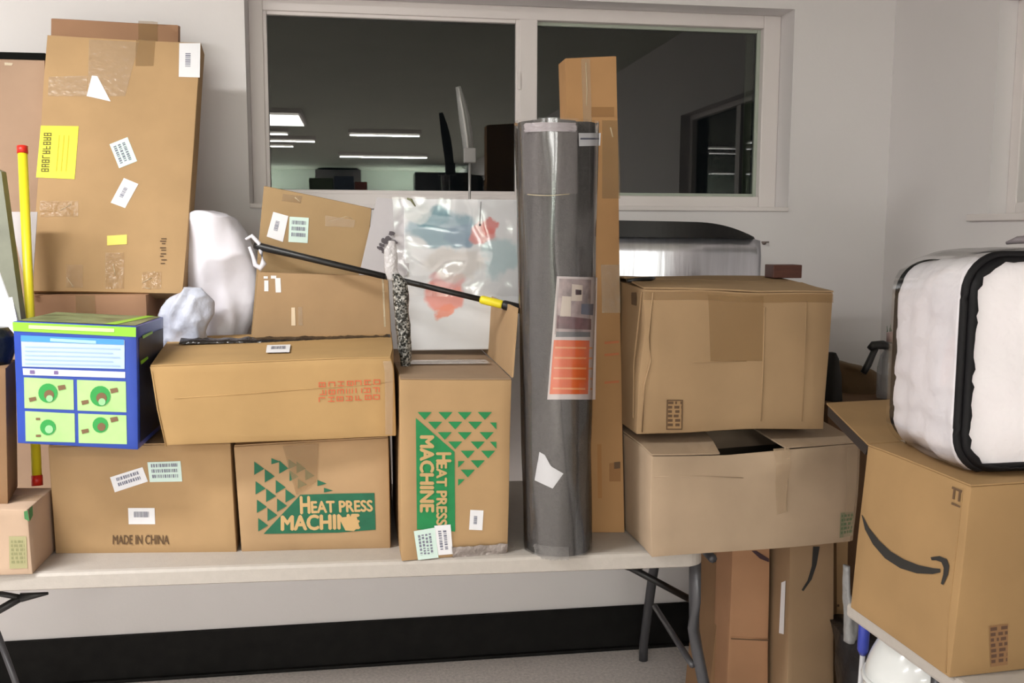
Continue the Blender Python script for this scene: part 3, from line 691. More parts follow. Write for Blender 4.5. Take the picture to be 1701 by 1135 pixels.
# O box on M
yO = 2.76
zMt = lambda y: cM.fr[0].z + (cM.bk[0].z - cM.fr[0].z) * (y - 2.375) / .50
fr = [atY(428, 452, yO), atY(645, 459, yO), atY(650, 545, yO), atY(418, 550, yO)]
fr[2].z = fr[3].z = zMt(yO) + .009
cO = Carton('cardboard_box', 'plain cardboard box on top of the long sandy box, its lid under the black pole', fr, back_of(fr, (0, .055, .0)), B_mid, seed=11, amp=.003)
for q in ([(438, 459), (445, 459), (445, 463), (438, 463)], [(450, 458), (459, 458), (459, 463), (450, 463)], [(439, 466), (446, 466), (446, 484), (439, 484)], [(457, 462), (466, 462), (467, 486), (458, 486)]): cO.decal('torn_paper', 'F', q, M_white)
cO.decal('tape', 'F', [(484, 511), (490, 511), (491, 541), (484, 541)], mat('pale_strip', srgb(226, 205, 175), .4)); cO.decal('tape', 'F', [(495, 510), (502, 510), (503, 541), (496, 541)], M_tape)
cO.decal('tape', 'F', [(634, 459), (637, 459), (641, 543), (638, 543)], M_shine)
# thin dark plastic wrap lying on M
t = thing('black_wrap', atY(500, 550, 2.5), 'crumpled black plastic wrap on the back of the long sandy box', 'plastic wrap')
vs = []; fs = []; nn_ = 60
for i in range(nn_):
    x = 300 + (648 - 300) * i / (nn_ - 1); yt = 556 - 10 * (i / nn_)
    for k, (dy, dz) in enumerate(((-.035, .0), (-.02, .008), (0, .012), (.02, .008), (.035, 0))):
        p = atY(x, yt, 2.71); p.y = 2.715 + dy; p.z = zMt(p.y) + .010 + dz * .8 * (1 + .5 * noise.noise(V((i * .35, k * .6, 2)))) + .003 * noise.noise(V((i * .9, k, 0)))
        vs.append(p)
for i in range(nn_ - 1):
    for k in range(4): a = i * 5 + k; fs.append((a, a + 1, a + 6, a + 5))
o = obj('film', vs, fs, mat('black_film', srgb(32, 26, 24), .25, bump=.6, bscale=40), t, True); o.modifiers.new('th', 'SOLIDIFY').thickness = .002

# P tilted box behind O
fr = [atY(438, 309, 2.825), atY(617, 346, 2.825), None, None]
fr[3] = atY(417, 553, 2.825); fr[2] = atY(598, 551, 2.825); fr[3].z = fr[2].z = zMt(2.825) + .009
cP = Carton('cardboard_box', 'tilted cardboard box with two labels side by side, below the window', fr, back_of(fr, (.0, .045, 0)), B_olive, seed=12, amp=.003)
cP.label('shipping_label', 'F', [(454, 352), (479, 359), (470, 402), (443, 393)], M_white, rows=1, cols=8, seed=13, vertical=True, inset=.3)
cP.label('shipping_label', 'F', [(481, 360), (513, 362), (511, 404), (479, 402)], M_teal, rows=3, cols=8, seed=14, inset=.14)
cP.decal('tape', 'F', [(540, 358), (590, 366), (588, 378), (540, 376)], M_tape); cP.crease('tape_wrinkle', 'F', [(546, 368), (575, 360), (586, 364)], .001, M_shine); cP.decal('tape', 'F', [(470, 322), (502, 326), (500, 338), (468, 334)], M_btape); cP.crease('tape_wrinkle', 'F', [(490, 328), (498, 335)], .0018, M_shine)

# U tall heat press box
yU = 2.325
fr = [None] * 4; fr[3] = atZ(667, 932, zt); fr[2] = atZ(843, 918, zt); fr[0] = atY(663, 631, fr[3].y); fr[1] = atY(851, 631, fr[2].y)
cU = Carton('cardboard_box', 'cardboard box standing on end, HEAT PRESS MACHINE running down it in bright green', fr, back_of(fr, (-.005, .60, 0)), B_tan, seed=13, amp=.0042)
Q = lambda x, y: (x / 4.055 + 640, y / 4.055 + 660)
cU.polys('printed_panel', 'F', [[Q(205, 140), Q(340, 258), Q(340, 895), Q(213, 890)], [Q(340, 258), Q(466, 368), Q(470, 905), Q(340, 895)]], M_green, .0013)
tri = []
for (y, xs) in ((100, (265, 405, 535, 670)), (165, (335, 470, 605)), (235, (400, 535, 682)), (298, (470, 622)), (360, (555, 692)), (425, (622,)), (488, (555,))):
    for x in xs: tri.append([Q(x - 48, y), Q(x + 48, y), Q(x, y + 52)])
for (x, y) in ((740, 170), (740, 300)): tri.append([Q(x - 36, y), Q(x + 8, y), Q(x + 8, y + 48)])
for (x, y) in ((490, 430), (490, 552)): tri.append([Q(x, y), Q(x + 45, y), Q(x, y + 45)])
cU.polys('printed_triangles', 'F', tri, M_green, .0013)
cU.text('printed_text', 'F', 'MACHINE', [Q(325, 262), Q(325, 770), Q(235, 770), Q(235, 262)], tan_ink, .0022, .08)
cU.text('printed_text', 'F', 'H', [Q(440, 375), Q(440, 432), Q(345, 432), Q(345, 375)], tan_ink, .0022, .08)
cU.text('printed_text', 'F', 'EAT PRESS', [Q(412, 440), Q(412, 860), Q(345, 860), Q(345, 440)], tan_ink, .0022, .08)
cU.label('shipping_label', 'F', [(687, 882), (722, 876), (728, 926), (694, 930)], M_teal, rows=4, cols=6, seed=15, inset=.16, vertical=True, off=.0035)
cU.label('shipping_label', 'F', [(721, 873), (748, 871), (752, 920), (728, 922)], M_white, rows=2, cols=7, seed=16, inset=.18, vertical=True, off=.0032)
cU.label('paper_label', 'F', [(781, 847), (803, 848), (801, 881), (779, 880)], M_white, rows=1, cols=6, seed=17, vertical=True, inset=.3)
cU.top_flaps(board('dull', 160, 132, 104), seam=.5, tape=False)
cU.decal('tape', 'T', [(684, 603), (806, 602), (815, 609), (680, 610)], mat('glossy_clear_tape', srgb(215, 205, 200), .15, alpha=.7, bump=.3, bscale=30), .008, res=(8, 2))
mb = MB(); cU.grid(mb, 'F', cU.quad_px('F', [(750, 908), (843, 902), (841, 918), (752, 927)]), .003, 14, 4)
rr = random.Random(2); mb.v = [v + V((0, -rr.uniform(0, .006), rr.uniform(-.002, .002))) for v in mb.v]
mb.build('silver_tape', mat('silver_tape', srgb(150, 140, 135), .35, metal=.2, bump=.6, bscale=60), cU.root, True)
# raised side flap on the right
a = cU.face('T', 1, .02); b = cU.face('T', 1, .98)
h0 = atY(854, 516, a.y); h1 = atY(808, 516, b.y)
vs = [a + V((.002, 0, .004)), b + V((.002, 0, .004)), V((b.x + .012, b.y, a.z + .215)), V((a.x + .016, a.y + .012, a.z + .215))]
vs[3].z = atY(855, 512, vs[3].y).z; vs[2].z = vs[3].z - .0
mb = MB(); th = V((.004, 0, 0)); mb.hexa([vs[0], vs[0] + th, vs[1] + th, vs[1], vs[3], vs[3] + th, vs[2] + th, vs[2]])
mb.build('raised_flap', B_mid, cU.root)

# canvas on U
def artmat():
    m = bpy.data.materials.new('watercolour_canvas'); m.use_nodes = True; N = m.node_tree.nodes; L = m.node_tree.links
    b = N['Principled BSDF']; b.inputs['Roughness'].default_value = .45; b.inputs['Coat Weight'].default_value = .4; b.inputs['Coat Roughness'].default_value = .12
    tc = N.new('ShaderNodeTexCoord'); nz = N.new('ShaderNodeTexNoise'); nz.inputs['Scale'].default_value = 12; nz.inputs['Detail'].default_value = 6
    L.new(tc.outputs['Object'], nz.inputs[0])
    sb = N.new('ShaderNodeVectorMath'); sb.operation = 'SUBTRACT'; L.new(nz.outputs['Color'], sb.inputs[0]); sb.inputs[1].default_value = (.5, .5, .5)
    sc = N.new('ShaderNodeVectorMath'); sc.operation = 'SCALE'; sc.inputs['Scale'].default_value = .11; L.new(sb.outputs[0], sc.inputs[0])
    ad = N.new('ShaderNodeVectorMath'); ad.operation = 'ADD'; L.new(tc.outputs['Object'], ad.inputs[0]); L.new(sc.outputs[0], ad.inputs[1])
    return m, N, L, b, ad
M_art, aN, aL, aB, aP = artmat()
yV = 2.80
zUt = max(cU.fr[0].z, cU.fr[1].z) + .006
zUt += .004
base = V((atY(745, 577, yV).x, yV, zUt))
prev = None
blobs = [((735, 384), .098, .062, srgb(146, 175, 190), .95), ((722, 360), .05, .028, srgb(105, 150, 165), .8), ((765, 392), .05, .03, srgb(135, 158, 182), .7), ((800, 388), .042, .034, srgb(222, 150, 148), .95), ((812, 375), .022, .018, srgb(224, 120, 115), .8), ((835, 425), .06, .07, srgb(180, 205, 212), .8),
         ((742, 490), .06, .045, srgb(238, 160, 150), .95), ((735, 512), .03, .035, srgb(240, 150, 125), .9), ((745, 465), .07, .03, srgb(226, 170, 172), .8), ((755, 440), .1, .05, srgb(214, 208, 204), .7), ((690, 350), .06, .03, srgb(215, 222, 222), .6)]
col = None
for (px, rx, rz, cc, st) in blobs:
    p = atY(px[0], px[1], yV) - base
    s1 = aN.new('ShaderNodeVectorMath'); s1.operation = 'SUBTRACT'; aL.new(aP.outputs[0], s1.inputs[0]); s1.inputs[1].default_value = (p.x, 0, p.z)
    s2 = aN.new('ShaderNodeVectorMath'); s2.operation = 'MULTIPLY'; aL.new(s1.outputs[0], s2.inputs[0]); s2.inputs[1].default_value = (1 / rx, 0, 1 / rz)
    s3 = aN.new('ShaderNodeVectorMath'); s3.operation = 'LENGTH'; aL.new(s2.outputs[0], s3.inputs[0])
    mr = aN.new('ShaderNodeMapRange'); mr.interpolation_type = 'SMOOTHSTEP'; mr.inputs['From Min'].default_value = .72; mr.inputs['From Max'].default_value = 1.08; mr.inputs['To Min'].default_value = st; mr.inputs['To Max'].default_value = 0
    aL.new(s3.outputs['Value'], mr.inputs[0])
    mx = aN.new('ShaderNodeMix'); mx.data_type = 'RGBA'; aL.new(mr.outputs[0], mx.inputs[0]); mx.inputs[7].default_value = cc
    if col is None: mx.inputs[6].default_value = srgb(226, 228, 232)
    else: aL.new(col, mx.inputs[6])
    col = mx.outputs[2]
aL.new(col, aB.inputs['Base Color'])
t = thing('canvas_print', base, 'white canvas with soft blue and coral watercolour blots, standing on the end-up green-printed box', 'canvas')
mb = MB(); x0, x1 = atY(672, 450, yV).x, atY(862, 450, yV).x; z1 = atY(760, 331, yV).z
mb.box(x0, x1, yV, yV + .03, zUt + .001, z1); bevel(mb.build('canvas', M_art, t), .003)
mb = MB()
w = 26; hh = 24; vv = []
for j in range(hh + 1):
    for i in range(w + 1):
        u, v = i / w, j / hh
        p = V((x0 - .035 * (1 - v * .6) * (1 - u) + (x1 + .02 - x0) * u, yV - .014, zUt + .16 + (z1 + .004 - zUt - .16) * (1 - v)))
        p.y += .008 * noise.noise(V((u * 6, v * 5, 1))); p.x += .004 * noise.noise(V((v * 7, u, 3))); p.z += (.012 * noise.noise(V((u * 9, 2, 2))) if j in (0, hh) else 0)
        vv.append(p)
mb.add(vv, [(j * (w + 1) + i, j * (w + 1) + i + 1, (j + 1) * (w + 1) + i + 1, (j + 1) * (w + 1) + i) for j in range(hh) for i in range(w)])
mb.build('plastic_sleeve', M_film, t, True)
mb = MB(); p = atY(797, 372, yV - .018); mb.tube([atY(799, 335, yV - .018), p], .0012, 6); mb.tube([p, p + V((.001, 0, -.006))], .003, 8); mb.build('hang_tag', M_leg, t, True)
mb = MB(); mb.tube([atY(676, 330, yV - .016), atY(683, 332, yV - .016), atY(690, 343, yV - .016)], [.003, .004, .002], 6); mb.build('clip', mat('olive_clip', srgb(120, 122, 90), .5), t, True)
# Q grey sheet left of it
mb = MB(); yQ = 2.795
P4 = [atY(598, 450, yQ), atY(682, 462, yQ), atY(700, 334, yQ + .03), atY(626, 328, yQ + .03)]
P4[0].x -= .0
low = [atY(596, 458, yQ - .0), atY(676, 458, yQ - .0)]
th = V((0, .004, 0)); mb.hexa([low[0], low[1], low[1] + th, low[0] + th, P4[3], P4[2], P4[2] + th, P4[3] + th])
tq = thing('grey_sheet', low[0], 'pale grey sheet with a small dark print, between the tilted box and the canvas', 'sheet')
mb.build('panel', mat('grey_sheet_paper', srgb(186, 182, 186), .5), tq)
rr = random.Random(8); mb = MB()
for (cx, cy, r) in ((646, 394, 7), (638, 402, 6), (652, 390, 6), (630, 414, 5), (640, 416, 6), (655, 402, 4), (648, 408, 5), (634, 408, 4)):
    for q_ in range(2):
        x, y = cx + rr.uniform(-3, 3), cy + rr.uniform(-3, 3); pp = [atY(x + r * math.cos(a_) * rr.uniform(.5, 1.1), y + r * math.sin(a_) * rr.uniform(.4, .9), yQ + .015 - .006 - q_ * .001) for a_ in [k * PI / 4 for k in range(8)]]
        mb.add(pp, [tuple(range(8))])
mb.build('printed_mark', mat('charcoal_print', srgb(84, 78, 84), .6), tq)

# R glittery black wrapped roll between M and the canvas
t = thing('glitter_bundle', atY(664, 590, 2.62), 'narrow bundle of dark glittery fabric in clear plastic, standing left of the canvas', 'fabric bundle')
def glit():
    m = mat('dark_glitter', srgb(40, 40, 38), .3, bump=.8, bscale=120); N = m.node_tree.nodes; L = m.node_tree.links
    vo = N.new('ShaderNodeTexVoronoi'); vo.inputs['Scale'].default_value = 210; mr = N.new('ShaderNodeValToRGB')
    tc = N.new('ShaderNodeTexCoord'); L.new(tc.outputs['Object'], vo.inputs[0]); L.new(vo.outputs['Color'], mr.inputs[0])
    e = mr.color_ramp.elements; e[0].position = .45; e[0].color = srgb(34, 36, 33); e[1].position = .9; e[1].color = srgb(190, 188, 182)
    L.new(mr.outputs[0], N['Principled BSDF'].inputs['Base Color']); return m
lump([(455, 648, 664), (470, 650, 676), (500, 652, 680), (540, 656, 682), (570, 660, 684), (600, 664, 684), (612, 664, 684)], .06, 2.55, glit(), 'fabric', t, n=20, amp=.006, freq=18, seed=5)
lump([(400, 646, 656), (415, 640, 660), (430, 640, 660), (450, 642, 662), (466, 646, 664)], .03, 2.55, mat('crinkled_clear_wrap', srgb(215, 212, 214), .15, alpha=.75, bump=1, bscale=60), 'wrapper', t, n=16, amp=.008, freq=30, seed=6)

# S curved blade on a rod behind the canvas
t = thing('wiper_blade', atY(780, 330, 3.15), 'curved grey blade on a thin rod, standing up in front of the left window pane', 'blade')
yS = 3.15; mb = MB(); L_ = [(757, 145), (760, 172), (763, 200), (767, 228), (770, 252), (772, 268)]; R_ = [(765, 143), (774, 168), (781, 196), (785, 222), (787, 248), (787, 268)]
vs = []
for (a, b) in zip(L_, R_):
    pa, pb = atY(*a, yS), atY(*b, yS); mid = (pa + pb) / 2 + V((0, -.006, 0))
    vs += [pa, mid, pb, pb + V((0, .006, 0)), pa + V((0, .006, 0))]
fs = []
for i in range(len(L_) - 1):
    for k in range(5): fs.append((i * 5 + k, i * 5 + (k + 1) % 5, i * 5 + 5 + (k + 1) % 5, i * 5 + 5 + k))
fs += [(4, 3, 2, 1, 0), tuple(len(vs) - 5 + k for k in range(5))]
obj('blade', vs, fs, mat('grey_blade', srgb(120, 120, 118), .35), t, True)
mb = MB(); mb.tube([atY(762, 146, yS - .004), atY(769, 185, yS - .007), atY(775, 225, yS - .007), atY(779, 262, yS - .007)], [.002, .0035, .004, .005], 8); mb.build('spine', mat('light_grey_spine', srgb(165, 163, 160), .35), t, True)
mb = MB(); a = atY(770, 246, yS); b = atY(790, 271, yS); mb.box(a.x, b.x, yS - .014, yS + .01, b.z, a.z); bevel(mb.build('clamp', mat('grey_clamp', srgb(130, 128, 126), .4), t), .003)
mb = MB(); mb.tube([atY(780, 268, yS), atY(780, 330, yS), V((atY(780, 330, yS).x, yS, .745))], .0042, 8); mb.build('rod', mat('grey_rod', srgb(150, 148, 146), .35, metal=.3), t, True)

# T extension pole
pa = atY(424, 408, 2.79); pb = atY(880, 517, 2.50)
def on(px):
    t_ = 0
    for _ in range(30):
        x = proj(pa + (pb - pa) * t_)[0]; t_ += (px - x) / 460
    return pa + (pb - pa) * t_
t = thing('extension_pole', pa, 'black extension pole with a yellow collar, slanting across the canvas', 'pole')
mb = MB(); mb.tube([pa, on(430), on(500), on(640)], [.0105, .0115, .0095, .0085], 12); mb.tube([on(640), on(800)], [.0078, .0078], 12); mb.build('shaft', M_blackp, t, True)
mb = MB(); mb.tube([on(798), on(801), on(832), on(836)], [.0095, .0115, .0115, .0095], 14); mb.build('collar', M_yelp, t, True)
mb = MB(); mb.tube([on(835), on(838), pb], [.0115, .013, .013], 12); mb.build('grip', M_blackp, t, True)

# G yellow tube with red caps, standing on A
t = thing('yellow_tube', atZ(62, 806, zA), 'slim yellow tube with red end caps, standing behind the blue game box', 'tube')
ga = atZ(62, 807, zA + .001); gb = atY(37, 243, 2.72); L = (gb - ga)
mb = MB(); mb.tube([ga + L * .025, gb - L * .02], .0118, 14); mb.build('shaft', M_yelp, t, True)
mb = MB(); mb.tube([ga, ga + L * .03], .0135, 14); mb.build('end_cap', M_redp, t, True)
mb = MB(); mb.tube([gb - L * .022, gb], .0135, 14); mb.build('end_cap', M_redp, t, True)
# C black bag on B
lump([(545, -30, 8), (560, -40, 19), (580, -45, 20), (600, -50, 17), (613, -50, 10)], .10, 2.48, mat('black_bag_plastic', srgb(26, 30, 27), .3, bump=.6, bscale=40), 'black_bag', loc=atY(-15, 612, 2.48), n=24, amp=.012, freq=16, seed=2)
tag(bpy.data.objects['black_bag'], 'crumpled black plastic on the shadowy box at the left picture edge', 'plastic bag')

# ------------------------------------------------------------------ grey carpet roll
cb = atZ(926, 905, zt); cb = V((cb.x, 2.372, zt + .001)); ct = atY(911, 205, 2.372)
t = thing('carpet_roll', cb, 'dark grey carpet roll wrapped in clear plastic, with an orange label', 'carpet roll')
M_carp = mat('grey_carpet', srgb(84, 81, 80), .75, nscale=120, namt=.12, bump=.35, bscale=260); M_carp2 = mat('grey_carpet_inner', srgb(104, 99, 99), .7, nscale=120, namt=.1, bump=.3, bscale=260)
Hh = ct.z - cb.z
def rollr(z, th, shell=0):      # radius of the outer wrap around a centre, wider to the right near the top
    u = (z - cb.z) / Hh
    r = .083 - .004 * u
    lob = max(0, math.cos(th + math.radians(4))) ** 3 * (.036 * max(0, (u - .25) / .75) ** .8 - .003)
    return r + lob + shell
def rcen(z):
    u = (z - cb.z) / Hh; return V((cb.x + (ct.x + .004 - cb.x) * u, cb.y, z))
vs = []; fs = []; nz, nt = 30, 64
zs = [cb.z + Hh * (1 - .0) * i / nz for i in range(nz + 1)]
for z in zs:
    u = (z - cb.z) / Hh; c = rcen(z)
    for k in range(nt):
        th = 2 * PI * k / nt; r = rollr(z, th)
        # front groove where the outer turn ends
        g = math.exp(-((th - math.radians(316)) / .12) ** 2) * .022 * max(0, min(1, (u - .35) / .3)); r -= g
        vs.append(c + V((math.cos(th), math.sin(th), 0)) * r)
for i in range(nz):
    for k in range(nt): a0 = i * nt + k; a1 = i * nt + (k + 1) % nt; fs.append((a0, a1, a1 + nt, a0 + nt))
fs.append(tuple(range(nt))[::-1])
# rolled top: spiral rings sunk into the end
ring0 = (nz) * nt
vs2 = [rcen(zs[-1]) + V((math.cos(2 * PI * k / nt), math.sin(2 * PI * k / nt), 0)) * .03 + V((0, 0, -.01)) for k in range(nt)]
n0 = len(vs); vs += vs2
for k in range(nt): k1 = (k + 1) % nt; fs.append((ring0 + k, ring0 + k1, n0 + k1, n0 + k))
fs.append(tuple(n0 + k for k in range(nt)))
obj('outer_turn', vs, fs, M_carp, t, True)
mb = MB(); nsp = 120; sp = []
for i in range(nsp):
    a = 2 * PI * 3.5 * i / nsp; r = .012 + .058 * i / nsp; sp.append(rcen(zs[-1]) + V((math.cos(a) * r - .0, math.sin(a) * r, .0)))
mb.tube(sp, .0045, 6); mb.build('rolled_end', M_carp2, t, True)
# paler inner turn showing at the front upper part
def patch(name, th0, th1, py0, py1, off, m, parent, nth=14, nz_=10, wob=0, seed=0):
    z1, z0 = atY(910, py0, 2.31).z, atY(910, py1, 2.31).z; vs = []; fs = []
    for j in range(nz_ + 1):
        z = z1 + (z0 - z1) * j / nz_; c = rcen(z)
        for i in range(nth + 1):
            th = math.radians(th0 + (th1 - th0) * i / nth); r = rollr(z, th) + off + (wob * noise.noise(V((i * .7, j * .7, seed))) if wob else 0)
            vs.append(c + V((math.cos(th), math.sin(th), 0)) * r)
    for j in range(nz_):
        for i in range(nth): a = j * (nth + 1) + i; fs.append((a, a + 1, a + nth + 2, a + nth + 1))
    return obj(name, vs, fs, m, parent, True)
patch('pale_turn', 205, 305, 207, 322, .004, M_carp2, t)
def rollpatch(name, q, off, m, parent, n=8):
    """label wrapped on the roll; q = pixel corners TL TR BR BL"""
    vs = []
    for j in range(n + 1):
        for i in range(n + 1):
            u, v = i / n, j / n
            px = (q[0][0] * (1 - u) + q[1][0] * u) * (1 - v) + (q[3][0] * (1 - u) + q[2][0] * u) * v
            py = (q[0][1] * (1 - u) + q[1][1] * u) * (1 - v) + (q[3][1] * (1 - u) + q[2][1] * u) * v
            vs.append(hit(px, py, off))
    return obj(name, vs, [(j * (n + 1) + i, j * (n + 1) + i + 1, (j + 1) * (n + 1) + i + 1, (j + 1) * (n + 1) + i) for j in range(n) for i in range(n)], m, parent, True)
def hit(px, py, off):
    d = ray(px, py); best = None; y = 2.22
    while y < 2.46:
        p = CAM + d * (y / d.y); c = rcen(p.z); q = p - c; th = math.atan2(q.y, q.x)
        if math.hypot(q.x, q.y) <= rollr(p.z, th) + off: return p
        y += .0008
    return CAM + d * (2.385 / d.y)
o = rollpatch('printed_label', [(925, 459), (992, 461), (989, 664), (909, 664)], .005, mat('label_white', srgb(225, 215, 215), .4), t)
o['label'] = 'white label with a room picture above an orange text block'
rollpatch('room_picture', [(929, 463), (989, 465), (988, 556), (921, 556)], .0062, mat('room_picture', srgb(178, 160, 160), .4, nscale=28, namt=.45), o)
rollpatch('picture_detail', [(950, 472), (968, 474), (967, 500), (949, 500)], .0069, mat('cream_print', srgb(225, 212, 200), .4), o)
rollpatch('picture_detail', [(956, 481), (966, 482), (966, 490), (956, 490)], .0076, mat('dark_print', srgb(70, 55, 60), .4), o)
rollpatch('picture_detail', [(934, 492), (949, 493), (948, 526), (930, 526)], .0069, MC['cream_print'], o)
rollpatch('picture_detail', [(926, 524), (982, 530), (982, 548), (924, 546)], .0069, mat('plum_print', srgb(120, 85, 90), .4, nscale=40, namt=.4), o)
rollpatch('picture_detail', [(966, 505), (986, 505), (985, 524), (965, 522)], .0069, mat('slate_print', srgb(110, 115, 135), .4), o)
rollpatch('caption_strip', [(924, 551), (988, 552), (988, 560), (923, 560)], .0069, mat('grey_caption', srgb(120, 120, 124), .4), o)
rollpatch('orange_block', [(920, 565), (987, 566), (985, 655), (913, 655)], .0062, mat('orange_print', srgb(236, 110, 45), .4), o)
for k in range(5): rollpatch('text_line', [(922 - k, 576 + 17 * k), (984, 577 + 17 * k), (984, 580 + 17 * k), (922 - k, 579 + 17 * k)], .007, mat('pale_orange_ink', srgb(246, 175, 120), .4), o, 5)
rollpatch('sticker', [(961, 221), (998, 221), (997, 242), (962, 243)], .006, M_white, t)
rollpatch('sticker_line', [(964, 229), (995, 229), (995, 232), (964, 232)], .0068, M_ink, t)
rollpatch('torn_paper', [(893, 768), (914, 772), (918, 812), (888, 798)], .006, M_white, t)
rollpatch('torn_paper', [(913, 772), (917, 776), (936, 787), (918, 812)], .006, M_white, t)
rollpatch('torn_paper', [(896, 751), (905, 756), (914, 773), (893, 770)], .0062, M_white, t)

# clear film shell and its crumpled foot and crown
vs = []; fs = []
zz = [cb.z - .0 + (Hh + .004) * i / 40 for i in range(41)]
for z in zz:
    c = rcen(z)
    for k in range(nt):
        th = 2 * PI * k / nt; r = rollr(z, th) + .008 + .0028 * noise.noise(V((math.cos(th) * 3, math.sin(th) * 3, z * 5)))
        vs.append(c + V((math.cos(th), math.sin(th), 0)) * r)
for i in range(40):
    for k in range(nt): a0 = i * nt + k; a1 = i * nt + (k + 1) % nt; fs.append((a0, a1, a1 + nt, a0 + nt))
obj('plastic_wrap', vs, fs, M_film, t, True)
pf = patch('film_crown', 215, 300, 205, 220, .010, mat('bunched_film', srgb(190, 182, 186), .25, alpha=.7, bump=.6, bscale=50), t, wob=.006)
pf = patch('film_foot', 215, 275, 904, 926, .006, mat('bunched_film_foot', srgb(175, 172, 170), .2, alpha=.35, bump=.8, bscale=50), t, wob=.008, nth=24)
mb = MB()
p0, p1 = atY(874, 322, 2.30), atY(950, 326, 2.30)
mb.tube([hit(876 + 10 * k, 323 + 2 * math.sin(k * .5), .009) for k in range(8)], .0012, 6); mb.build('film_edge', M_shine, t, True)

# W tall narrow box
yw = 2.44
fr = [atY(939, 97, 2.62), atY(1024, 93, 2.62), None, None]; fr[2] = atZ(1037, 885, zt); fr[3] = atZ(958, 885, zt)
cW = Carton('cardboard_box', 'very tall narrow orange-brown cardboard box standing behind the carpet roll', fr, back_of(fr, (.0, .09, 0)), B_orange, seed=14, amp=.0015)
cW.decal('tape', 'F', [(965, 98), (980, 97), (984, 240), (970, 240)], M_tape, res=(2, 8)); cW.crease('tape_wrinkle', 'F', [(973, 104), (975, 150), (974, 175)], .0016, M_shine)
cW.decal('printed_text', 'F', [(982, 178), (1020, 178), (1020, 194), (982, 194)], mat('faint_ink', srgb(150, 110, 68), .8))
cW.decal('tape', 'F', [(1000, 200), (1026, 200), (1030, 330), (1000, 330)], M_btape, res=(2, 6)); cW.decal('tape', 'F', [(998, 440), (1029, 440), (1031, 520), (1000, 520)], M_tape, res=(2, 5))
cW.crease('tape_wrinkle', 'F', [(1014, 212), (1018, 228)], .002, M_shine)
for (y, c_) in ((568, M_red), (588, M_red), (634, M_red)): cW.decal('printed_line', 'F', [(1004, y), (1028, y - 2), (1028, y + 2), (1004, y + 4)], mat('faint_red', srgb(190, 115, 75), .8))
cW.decal('printed_lines', 'F', [(992, 738), (999, 738), (1000, 828), (993, 828)], mat('faint_ink2', srgb(165, 118, 70), .8))
cW.decal('printed_mark', 'F', [(1012, 770), (1031, 768), (1031, 800), (1012, 800)], mat('faint_ink3', srgb(150, 108, 66), .8)); cW.decal('printed_mark', 'F', [(1020, 768), (1030, 767), (1030, 778), (1020, 779)], M_dkink, .002)

# ------------------------------------------------------------------ right hand stack
# Z
fr = [None] * 4; fr[3] = atZ(1081, 928, zt + .002); fr[2] = atZ(1414, 902, zt + .002)
fr[0] = atY(1081, 757, fr[3].y); fr[1] = atY(1428, 738, fr[2].y + .03)
zZ = fr[0].z
bk = back_of(fr, (.0, .42, 0)); bk[3] = fr[3] + V((.0, .42, 0)); bk[0] = fr[0] + V((.0, .42, .01)); bk[1] = fr[1] + V((.02, .42, .02))
dZ = ((.35, 0, 0, .36, (0, .02, -.012)), (.66, .12, 0, .26, (0, -.024, .010)))
cZ = Carton('cardboard_box', 'wide greyish cardboard box with a caved-in top, overhanging the table end', fr, bk, B_grey, seed=15, amp=.007, freq=4, open_top=True, dents=dZ)
# top flaps leave the dark hole
def tab(x, y): return cZ.ab('T', x, y)
def clampq(q): return [(min(1, max(0, a)), min(1, max(-.01, b))) for a, b in q]
h0, h1, h2, h3 = tab(1190, 724), tab(1258, 722), tab(1293, 741), tab(1224, 745)
cZ.plate('flap', 'T', clampq([(0, 0), (h3[0] - .10, 0.01), (h0[0] - .005, .9), (0, .9)]), .004, B_grey, off=.001)
cZ.plate('flap', 'T', clampq([(h2[0] + .01, 0.01), (1, 0), (1, .95), (h1[0] + .0, .95)]), .004, B_grey, off=.001)
cZ.plate('flap', 'T', clampq([(0, .55), (1, .55), (1, 1), (0, 1)]), .004, B_grey, off=-.006)
cZ.crease('fold', 'F', [(1304, 745), (1308, 800), (1306, 850)], .0015, B_grey); 
cZ.crease('fold', 'F', [(1086, 792), (1160, 791), (1235, 794)], .0008, B_grey)
cZ.label('printed_stamp', 'F', [(1396, 852), (1418, 850), (1416, 890), (1394, 894)], mat('grey_green_panel', srgb(130, 128, 100), .8), rows=5, cols=3, seed=21, ink=mat('green_grey_ink', srgb(95, 110, 80), .8), inset=.08)
cZ.decal('tape', 'F', [(1406, 745), (1428, 742), (1416, 898), (1400, 900)], M_tape, res=(3, 8))
cZ.decal('tape', 'F', [(1284, 746), (1310, 744), (1308, 850), (1290, 855)], M_tape, .0018, res=(3, 8))
# stuff in the hole
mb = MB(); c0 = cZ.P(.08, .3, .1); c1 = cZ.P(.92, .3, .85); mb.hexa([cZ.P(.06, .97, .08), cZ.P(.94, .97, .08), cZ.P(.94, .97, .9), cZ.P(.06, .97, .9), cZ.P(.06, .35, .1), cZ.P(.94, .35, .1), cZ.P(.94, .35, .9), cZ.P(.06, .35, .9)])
mb.build('dark_contents', mat('dark_contents', srgb(18, 24, 20), .4, nscale=20, namt=.5), cZ.root)

